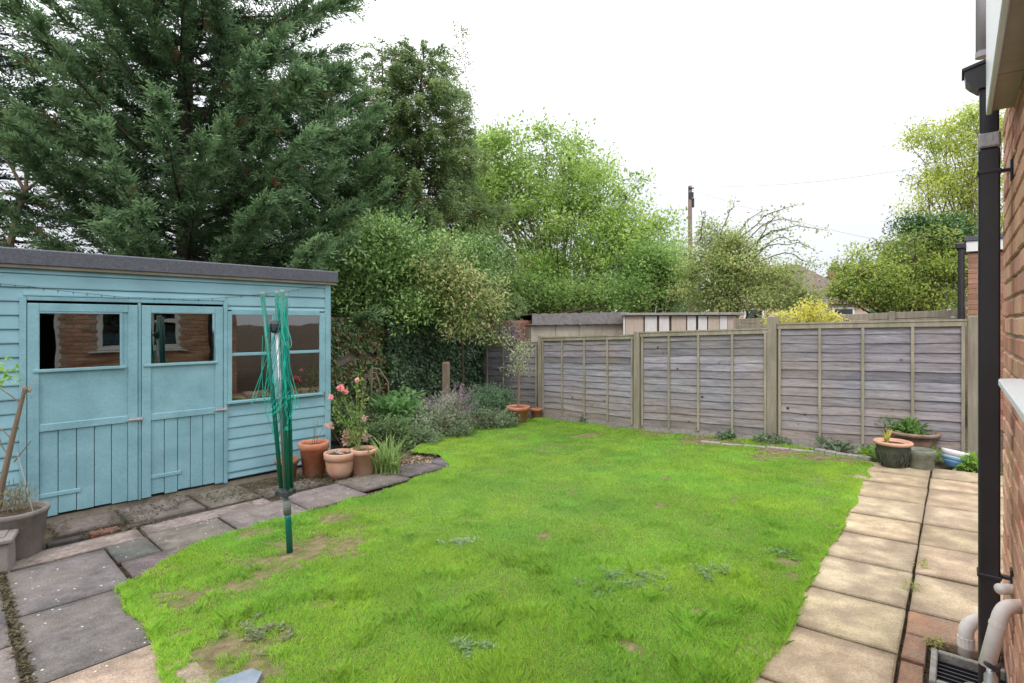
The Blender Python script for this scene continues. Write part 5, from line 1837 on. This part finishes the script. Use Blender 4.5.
# a faint thin tree top behind the conifers
broadleaf('poplar_tree', 'thin sparse leafy tree top showing behind the tall conifer', ground_at(458, 21), [lobe(460, 60, 21, 12, 34, .5), lobe(462, 105, 21, 16, 30, .5), lobe(455, 150, 21, 20, 30, .5)],
          44, 34, (.12, .06), (0.14, 0.17, 0.09), (0.30, 0.34, 0.18), 211, trunk_r=.06, crad=.40, nlimb=14)


# ------------------------------------------------------------------ bed between shed and fence
def QP(p, q): return LP(p, q)


bw0 = LP(1.2, 3.25); bw1 = LP(7.1, 3.25)
t = thing('garden_wall', 'old rendered boundary wall behind the bed, half hidden by ivy', 'wall', bw0, ang)
mb = MB()
mb.box(0, 5.9, 0, .12, -.1, 1.62, .004)
mb.build('wall_face', M['wallold'] if 'wallold' in M else surf('old_render', [(0.3, (0.2, 0.155, 0.125)), (0.7, (0.42, 0.34, 0.29))], 5, (1, 1, .5), .9, .5, 40, .2, stain=((0.16, 0.08, 0.05), 3, .7)), t)
mb = MB(); mb.box(-.02, 5.92, -.03, .15, 1.623, 1.655, .004); mb.build('coping', M['timber_raw'], t)


def ivy(name, label, p0, p1, z0, z1, n, seed, c1, c2, ln=.06, thick=.16, extra=None, cover=None):
    rg = np.random.default_rng(seed)
    p = rg.uniform(p0, p1, n); z = rg.uniform(z0, z1, n)
    if cover is not None:
        k = vnoise(p * 1.0, z * 1.0, 3.2) + .3 * vnoise(p, z, 9) > cover
        p, z = p[k], z[k]; n = len(p)
    bul = .5 * vnoise(p, z, 1.8) + .5 * vnoise(p + 4, z, 4.5)
    q = 3.25 - .02 - thick * (.25 + bul) * rg.random(n) ** .35
    b = LP(p0, 3.25)
    X = O[0] + p * e1[0] + q * e2[0] - b[0]; Y = O[1] + p * e1[1] + q * e2[1] - b[1]
    pos = np.stack([X, Y, z - b[2]], 1)
    outw = np.array([-e2[0], -e2[1], 0.])
    dr = unit(rg.normal(0, .6, (n, 3)) + np.array([0, 0, -1.]))
    nn = unit(outw + rg.normal(0, .45, (n, 3)))
    t_ = np.clip(rg.normal(.4, .25, n) + (bul - .5) * .6, 0, 1)
    col = mixc(c1, c2, t_)
    if extra:
        k = rg.random(n) < extra[0]
        col[k] = mixc(extra[1], extra[2], rg.random(k.sum()))
    o = leaves(name, pos, dr, nn, rg.uniform(.6, 1.3, n) * ln, rg.uniform(.6, 1.3, n) * ln * .85, col, M['leaf_gloss'], None, (0, 0, 0))
    tag(o, label, 'ivy'); o.location = b
    return o


ivy('ivy', 'thick dark green ivy smothering the right half of the old wall', 4.85, 7.15, -.25, 1.62, 19000, 301, (0.025, 0.06, 0.028), (0.13, 0.21, 0.10), thick=.35)
ivy('climbing_plant', 'patchy climber with rusty orange leaves on the wall beside the shed corner', 3.6, 4.95, -.2, 1.6, 9000, 302, (0.05, 0.10, 0.035), (0.19, 0.27, 0.10), thick=.16, extra=(.16, (0.30, 0.12, 0.06), (0.42, 0.24, 0.15)), cover=.30, ln=.055)


def bed_shrub(name, label, px, py, d, lobes, ncl, per, leaf, c1, c2, seed, crad=.14, **k):
    b = (*P3(px, py, d)[:2],)
    base = (b[0], b[1], gz(*b))
    broadleaf(name, label, base, lobes, ncl, per, leaf, c1, c2, seed, trunk_r=.012, crad=crad, cat='shrub', **k)
    return base


bs = bed_shrub('lavender_bush', 'greyish bush with faded purple flower spikes in the bed', 438, 435, 8.2,
               [lobe(425, 418, 8.0, 22, 16, .3), lobe(448, 412, 8.3, 22, 18, .3), lobe(410, 430, 7.9, 16, 10, .2)], 90, 75, (.05, .012), (0.22, 0.28, 0.17), (0.50, 0.56, 0.40), 401)
rgx = np.random.default_rng(9)
spk = []
t = thing('lavender_spikes', 'haze of faded purple flower spikes rising from the greyish bush', 'flowers', bs)
mb = MB()
for i in range(70):
    px = rgx.uniform(405, 478); py = rgx.uniform(382, 408) - (0 if px > 425 else -8)
    p = np.array(P3(px, py, 8.2 + rgx.uniform(-.3, .3))) - np.array(bs)
    b = np.array([p[0] * .55, p[1] * .5, .25])
    mb.tube([b, (b + p) / 2 + [0, 0, .05], p], [.003, .0025, .002], 4)
    for s in np.linspace(.6, 1, 6): spk.append(b + (p - b) * s)
mb.build('stem', M['bark_pale'], t)
leaf_cloud('flower', t, spk, .035, 7, .022, .010, (0.22, 0.16, 0.24), (0.46, 0.36, 0.44), M['petal'], 10)
bed_shrub('dome_shrub', 'small domed dark blue green shrub left of the olive pot', 492, 414, 9.6, [lobe(492, 396, 9.5, 20, 16, .35), lobe(482, 403, 9.4, 16, 10, .3), lobe(503, 404, 9.5, 14, 12, .3)],
          100, 85, (.04, .016), (0.08, 0.15, 0.085), (0.24, 0.38, 0.22), 402)
bed_shrub('ground_shrub', 'low spreading shrub with tiny leaves along the lawn edge of the bed', 470, 432, 8.3, [lobe(455, 428, 8.1, 30, 10, .25), lobe(490, 420, 8.7, 26, 10, .3), lobe(425, 437, 7.6, 24, 8, .2)],
          120, 75, (.035, .018), (0.09, 0.15, 0.07), (0.33, 0.41, 0.25), 403, crad=.12)
bed_shrub('hydrangea_bush', 'fresh green broad leaved plant in the middle of the bed', 398, 430, 7.9, [lobe(398, 410, 7.8, 15, 14, .2), lobe(408, 402, 8, 14, 8, .2), lobe(388, 405, 7.9, 12, 8, .2)], 26, 26, (.11, .05), (0.09, 0.2, 0.06), (0.24, 0.42, 0.15), 404)
bed_shrub('ground_shrub', 'dark leafy undergrowth behind the iris clump and pots', 385, 440, 7.4, [lobe(385, 430, 7.4, 26, 14, .25), lobe(360, 425, 7.8, 22, 14, .25), lobe(405, 438, 7.4, 16, 8, .2), lobe(345, 420, 8.0, 14, 26, .2)],
          120, 75, (.045, .02), (0.07, 0.13, 0.05), (0.28, 0.38, 0.17), 405, crad=.13)
bed_shrub('pink_bush', 'wispy shrub with small pale flowers in front of the far brick wall', 510, 335, 12.2, [lobe(510, 333, 12.2, 14, 12, .3)], 40, 40, (.05, .02), (0.22, 0.17, 0.18), (0.42, 0.34, 0.36), 406, crad=.2, extra=(.07, (0.75, 0.7, 0.72), (0.85, 0.82, 0.85)))
t = thing('bare_climber', 'dead arching climber stems standing by the ivy wall', 'shrub', G(366, 446))
c = G(366, 446)
mb = MB()
for i, (a, b, top) in enumerate([((368, 440), (362, 400), 374), ((369, 440), (371, 396), 368), ((372, 425), (380, 392), 370), ((371, 432), (388, 398), 366), ((366, 440), (365, 392), 372)]):
    d_ = c[1] + .25 + .1 * i
    pts = [np.array(P3(372 + (a[0] - 372) * .2, top + 2, d_)), np.array(P3((a[0] + b[0]) / 2, top + 3, d_)), np.array(P3(b[0], top + 16, d_)), np.array(P3(b[0] + (1 if i % 2 else -1), b[1] + 10, d_)), np.array(P3(b[0], 436, d_))]
    mb.tube([p - np.array(c) for p in pts], [.012, .011, .010, .009, .008], 6)
d_ = c[1] + .4
mb.tube([np.array(P3(372, 366, d_)) - c, np.array(P3(371, 405, d_)) - c, np.array(P3(370, 440, d_)) - c], [.014, .014, .016], 7)
mb.build('stem', M['bark_pale'], t)
c = G(380, 441); c = (c[0], c[1] + .8, c[2])
p0_ = np.array(P3(366, 419, 7.9)); p1_ = np.array(P3(400, 411, 8.1))
mb = MB(); mb.tube([p0_, (p0_ + p1_) / 2 + [0, 0, .01], p1_], [.06, .055, .05], 9)
o = mb.build('log', M['bark_pale'], off=p0_, loc=tuple(p0_)); tag(o, 'pinkish brown log lying across the undergrowth of the bed', 'log')
d_ = 8.8
pb_ = P3(446, 362, d_)
mb = MB(); mb.box(-.06, .06, -.05, .05, gz(pb_[0], d_) - .05, pb_[2], .02)
o = mb.build('timber_post', M['bark_pale'], loc=(pb_[0], pb_[1], 0)); tag(o, 'stout weathered timber post standing before the ivy', 'post')

# ------------------------------------------------------------------ buildings beyond the fence
a_ = P3(531, 314, 12.6); c_ = P3(624, 311, 13.6)
an2 = math.atan2(c_[1] - a_[1], c_[0] - a_[0]); L_ = math.hypot(c_[1] - a_[1], c_[0] - a_[0])
t = thing('concrete_garage', 'low concrete panel garage with a dark cement sheet roof beyond the fence', 'garage', (a_[0], a_[1], -.3), an2)
mb = MB()
zt2 = H + 0.02 + .3
for i in range(4):
    mb.box(L_ * i / 4 + .004, L_ * (i + 1) / 4 - .004, 0, .08, 0, zt2 - .05 + i * .02, .006)
mb.box(0.004, .07, .081, 3.0, 0, zt2 - .06); mb.box(L_ - .07, L_ - .004, .081, 3.0, 0, zt2 + .0)
mb.build('wall', M['garage_wall'], t)
mb = MB()
ztr = a_[2] + .3
n = 60
vs = []
for j in range(n + 1):
    x = -.02 + (L_ + .03) * j / n
    cz = .012 * math.sin(j / n * 60) + .06 * j / n
    vs += [(x, -.10, ztr - .26 + cz * .6), (x, -.10, ztr - .0 + cz), (x, 3.1, ztr - .2 + cz), (x, 3.1, ztr - .26 + cz)]
fs = []
for j in range(n):
    a = 4 * j; b = a + 4
    fs += [(a, b, b + 1, a + 1), (a + 1, b + 1, b + 2, a + 2), (a + 2, b + 2, b + 3, a + 3), (a + 3, b + 3, b, a)]
mb.add(vs, fs); mb.build('roof', M['asbestos'], t)

a_ = P3(623, 313, 12.2); c_ = P3(738, 313, 11.6)
an2 = math.atan2(c_[1] - a_[1], c_[0] - a_[0]); L_ = math.hypot(c_[1] - a_[1], c_[0] - a_[0])
t = thing('lean_to_shed', 'pale lean to outbuilding clad in white and beige boards beyond the fence', 'shed', (a_[0], a_[1], -.3), an2)
ztr = a_[2] + .3
cols = [('white', .07), ('beige', .5), ('gap', .03), ('white', .34), ('gap', .05), ('white', .28), ('gap', .05), ('beige', .4), ('gap', .02), ('white', .24), ('gap', .05), ('white', .24), ('gap', .02), ('beige', .30), ('white', .2), ('beige', .22)]
sc_ = L_ * .985 / sum(w for _, w in cols)
x = 0
mw, mg = MB(), MB()
for nm, w2 in cols:
    w2 *= sc_
    if nm == 'white': mw.box(x + .004, x + w2 - .004, 0, .03, 0, ztr - .07, .003)
    if nm == 'beige': mg.box(x + .004, x + w2 - .004, .005, .03, 0, ztr - .07, .003)
    x += w2
mw.box(0, .03, .035, 2.2, 0, ztr - .08); mw.box(L_ - .04, L_ - .01, .035, 2.2, 0, ztr - .08)
mw.build('white_boards', M['whiteboard'], t); mg.build('beige_boards', M['beigeboard'], t)
mb = MB(); mb.box(0, L_ - .02, .032, .04, 0, ztr - .08); mb.build('backing', M['dark_inside'], t)
mb = MB(); mb.box(-.04, L_ + .12, -.08, 2.3, ztr - .055, ztr - .0, .006); mb.build('roof', M['concrete'], t)

# board fence beyond, seen over the top of the lap fence
b1, b2_ = P3(737, 319, 11.2), P3(962, 309.5, 8.4)
t = thing('far_board_fence', 'horizontal board fence of the next garden showing above the lap fence', 'fence', (b1[0], b1[1], -.1))
A2, B2 = np.array(b1[:2]), np.array(b2_[:2])
Ln = np.linalg.norm(B2 - A2); ex = (B2 - A2) / Ln; ey = np.array([-ex[1], ex[0]])
mb = MB()
for i in range(14):
    z1f = 0 - .115 * i
    k = R.uniform(.85, 1.1)
    mb.box(0, Ln, -.02, 0, -.108, 0, .004, (k, k, k), xf=lambda x, y, z: (ex[0] * x + ey[0] * y, ex[1] * x + ey[1] * y, b1[2] + (b2_[2] - b1[2]) * x / Ln + z1f + z + .1))
mb.build('panel', M['board2'] if 'board2' in M else M['post'], t)
for i in range(5):
    mb = MB(); x0_ = Ln * i / 4
    mb.box(-.045, .045, -.065, -.022, -1.6, .02, .004, xf=lambda x, y, z: (ex[0] * (x + x0_) + ey[0] * y, ex[1] * (x + x0_) + ey[1] * y, b1[2] + (b2_[2] - b1[2]) * x0_ / Ln + z + .1))
    mb.build('post', M['post'], t)

# far brick wall between ivy and garage
a_ = P3(468, 320, 12.8); c_ = P3(533, 319, 12.9)
t = thing('brick_garden_wall', 'reddish brick wall glimpsed between the ivy and the concrete garage', 'wall', (a_[0], a_[1], -.3), math.atan2(c_[1] - a_[1], c_[0] - a_[0]))
L_ = math.hypot(c_[0] - a_[0], c_[1] - a_[1])
mb = MB(); z = 0; row = 0
while z < a_[2] + .3:
    x = -(row % 2) * .11
    while x < L_:
        mb.box(max(0, x), min(L_, x + .215), 0, .1, z, z + .065, 0, brick_t()); x += .225
    z += .075; row += 1
mb.build('brickwork', M['far_brick'], t)
mb = MB(); mb.box(.01, L_ - .01, .008, .09, 0, a_[2] + .28); mb.build('mortar', M['mortar'], t)

# neighbour's brick extension behind the downpipe
nx0 = P3(968, 240, 7.9)
t = thing('brick_extension', 'neighbouring brick extension with white fascia and black gutter behind the downpipe', 'building', (nx0[0], nx0[1], -.1), -.74)
ztop_ = H + (323 - 252) / F * 7.9 + .1
mb = MB(); z = 0; row = 0
while z < ztop_ - .02:
    x = -(row % 2) * .11
    while x < 2.6:
        mb.box(max(0, x), x + .215, 0, .1, z, z + .065, 0, brick_t()); x += .225
    y = .1
    while y < 3:
        mb.box(0, .1, y + .01 + (row % 2) * .1, y + .21 + (row % 2) * .1, z, z + .065, 0, brick_t()); y += .225
    z += .075; row += 1
mb.build('brickwork', M['far_brick'], t)
mb = MB(); mb.box(.008, 2.6, .008, 3.2, 0, ztop_ - .03); mb.build('mortar', M['mortar'], t)
mb = MB(); mb.box(-.02, 2.7, -.04, 3.2, ztop_, ztop_ + .15, .004); mb.build('fascia', M['upvc'], t)
mb = MB(); mb.box(-.04, 2.72, -.06, 3.2, ztop_ + .153, ztop_ + .22, .004); mb.build('roof', M['felt'], t)
mb = MB()
mb.box(-.14, -.022, -.10, .9, ztop_ + .04, ztop_ + .14, .02)
mb.tube([(-.075, -.04, ztop_ + .04), (-.075, -.04, 0)], .042, 10)
mb.build('gutter_pipe', M['blackpipe'], t)

# distant house roof
hc = P3(790, 300, 32)
t = thing('distant_house', 'distant house with a brown tiled roof and pink walls beyond the shrubs', 'house', (hc[0], 32, -.4), -.35)
mb = MB(); mb.box(-4.2, 4.0, 0, 7, 0, 3.3); mb.build('wall', M['render'], t)
mb = MB()
zr_ = H + (323 - 268) / F * 32 + .4; ze_ = 3.0
vs = [(-4.6, -.3, ze_), (4.3, -.3, ze_), (4.3, 7.3, ze_), (-4.6, 7.3, ze_), (-1.6, 3.5, zr_ + .5), (1.0, 3.5, zr_ + .5)]
mb.add(vs, [(0, 1, 5, 4), (1, 2, 5), (2, 3, 4, 5), (3, 0, 4), (3, 2, 1, 0)])
ro = mb.build('roof', M['roof_tile'], t)
mb = MB(); mb.box(2.6, 3.1, 3.0, 3.6, 3.6, 5.35, .02); mb.box(2.75, 2.95, 3.2, 3.4, 5.35, 5.6, .01); mb.build('chimney', M['far_brick'], ro)
for x in (-2.5, 0, 2.2):
    mb = MB(); mb.box(x, x + 1.1, -.04, -.002, 1.6, 2.8, .01); wv_ = mb.build('window', M['upvc'], t)
    mb = MB(); mb.box(x + .1, x + 1.0, -.06, -.045, 1.7, 2.7); mb.build('pane', M['darkplastic'], wv_)

# utility pole and wires
up = P3(690, 186, 24)
t = thing('utility_pole', 'tall wooden utility pole standing among the trees', 'utility pole', (up[0], 24, -.4))
mb = MB(); mb.tube([(0, 0, 0), (0.0, 0, up[2] + .4)], [.115, .085], 12); mb.build('pole', M['pole_wood'], t, smooth=True)
mb = MB(); zt_ = up[2] + .4
mb.box(-.1, .12, -.14, -.1, zt_ - .55, zt_ - .3, .01); mb.build('plate', M['darkplastic'], t)
mb = MB(); mb.tube([(-.11, -.1, zt_ - .12), (.14, -.1, zt_ - .12)], .03, 6); mb.build('cross_bar', M['darkplastic'], t)
mb = MB(); mb.box(.09, .17, -.08, .08, zt_ - .95, zt_ - .55, .01); mb.build('junction_box', M['darkplastic'], t)
for lb, a, b, sag in [('upper overhead wire sloping gently up to the right from the pole', P3(692, 187, 24), P3(1010, 150, 17), .35),
                      ('lower overhead wire sloping down to the right from the pole', P3(692, 190, 24), P3(985, 258, 19), .3),]:
    pts = []
    a = np.array(a); b = np.array(b)
    for j in range(20):
        s = j / 19
        pts.append(a + (b - a) * s - np.array([0, 0, sag * math.sin(PI * s)]) - a)
    mb = MB(); mb.tube(pts, .008, 5)
    o = mb.build('overhead_wire', M['wirelight'] if 'wirelight' in M else M['greypipe'], loc=tuple(a)); tag(o, lb, 'wire')

# distant band of hedge and woodland that closes the horizon
def far_wood():
    rg = np.random.default_rng(77)
    n = 26000
    a = rg.uniform(-1.25, 1.25, n); r = rg.uniform(40, 60, n)
    X = np.sin(a) * r * 1.2; Y = np.cos(a) * r * .9
    Z = rg.uniform(-.4, 1, n) ** 1 * (3.2 + 1.6 * vnoise(X, Y, .15))
    pos = np.stack([X, Y, Z], 1)
    o = leaves('far_woodland', pos, rg.normal(0, 1, (n, 3)), rg.normal(0, 1, (n, 3)), rg.uniform(.5, 1., n), rg.uniform(.3, .6, n), mixc((0.05, 0.09, 0.04), (0.14, 0.2, 0.08), rg.random(n)), M['leaf'], None, (0, 0, 0))
    tag(o, 'distant band of trees closing the horizon', 'woodland', kind='stuff')


far_wood()
GR = {'tree': 'trees standing beyond the garden', 'wire': 'overhead wires', 'waste pipe': 'pale waste pipes on the house wall', 'weed': 'weeds in the garden',
      'shrub': 'shrubs in and beyond the garden', 'ivy': 'climbers on the boundary wall', 'plant pot': 'plant pots round the garden', 'drainpipe': 'pipes at the house corner',
      'planter': 'planters in the garden'}
for o_ in scene.objects:
    if o_.parent is None and o_.get('category') in GR and not o_.get('group') and not o_.get('kind'):
        o_['group'] = GR[o_['category']]
scene.render.engine = 'CYCLES'
scene.cycles.max_bounces = 8
scene.cycles.transparent_max_bounces = 8
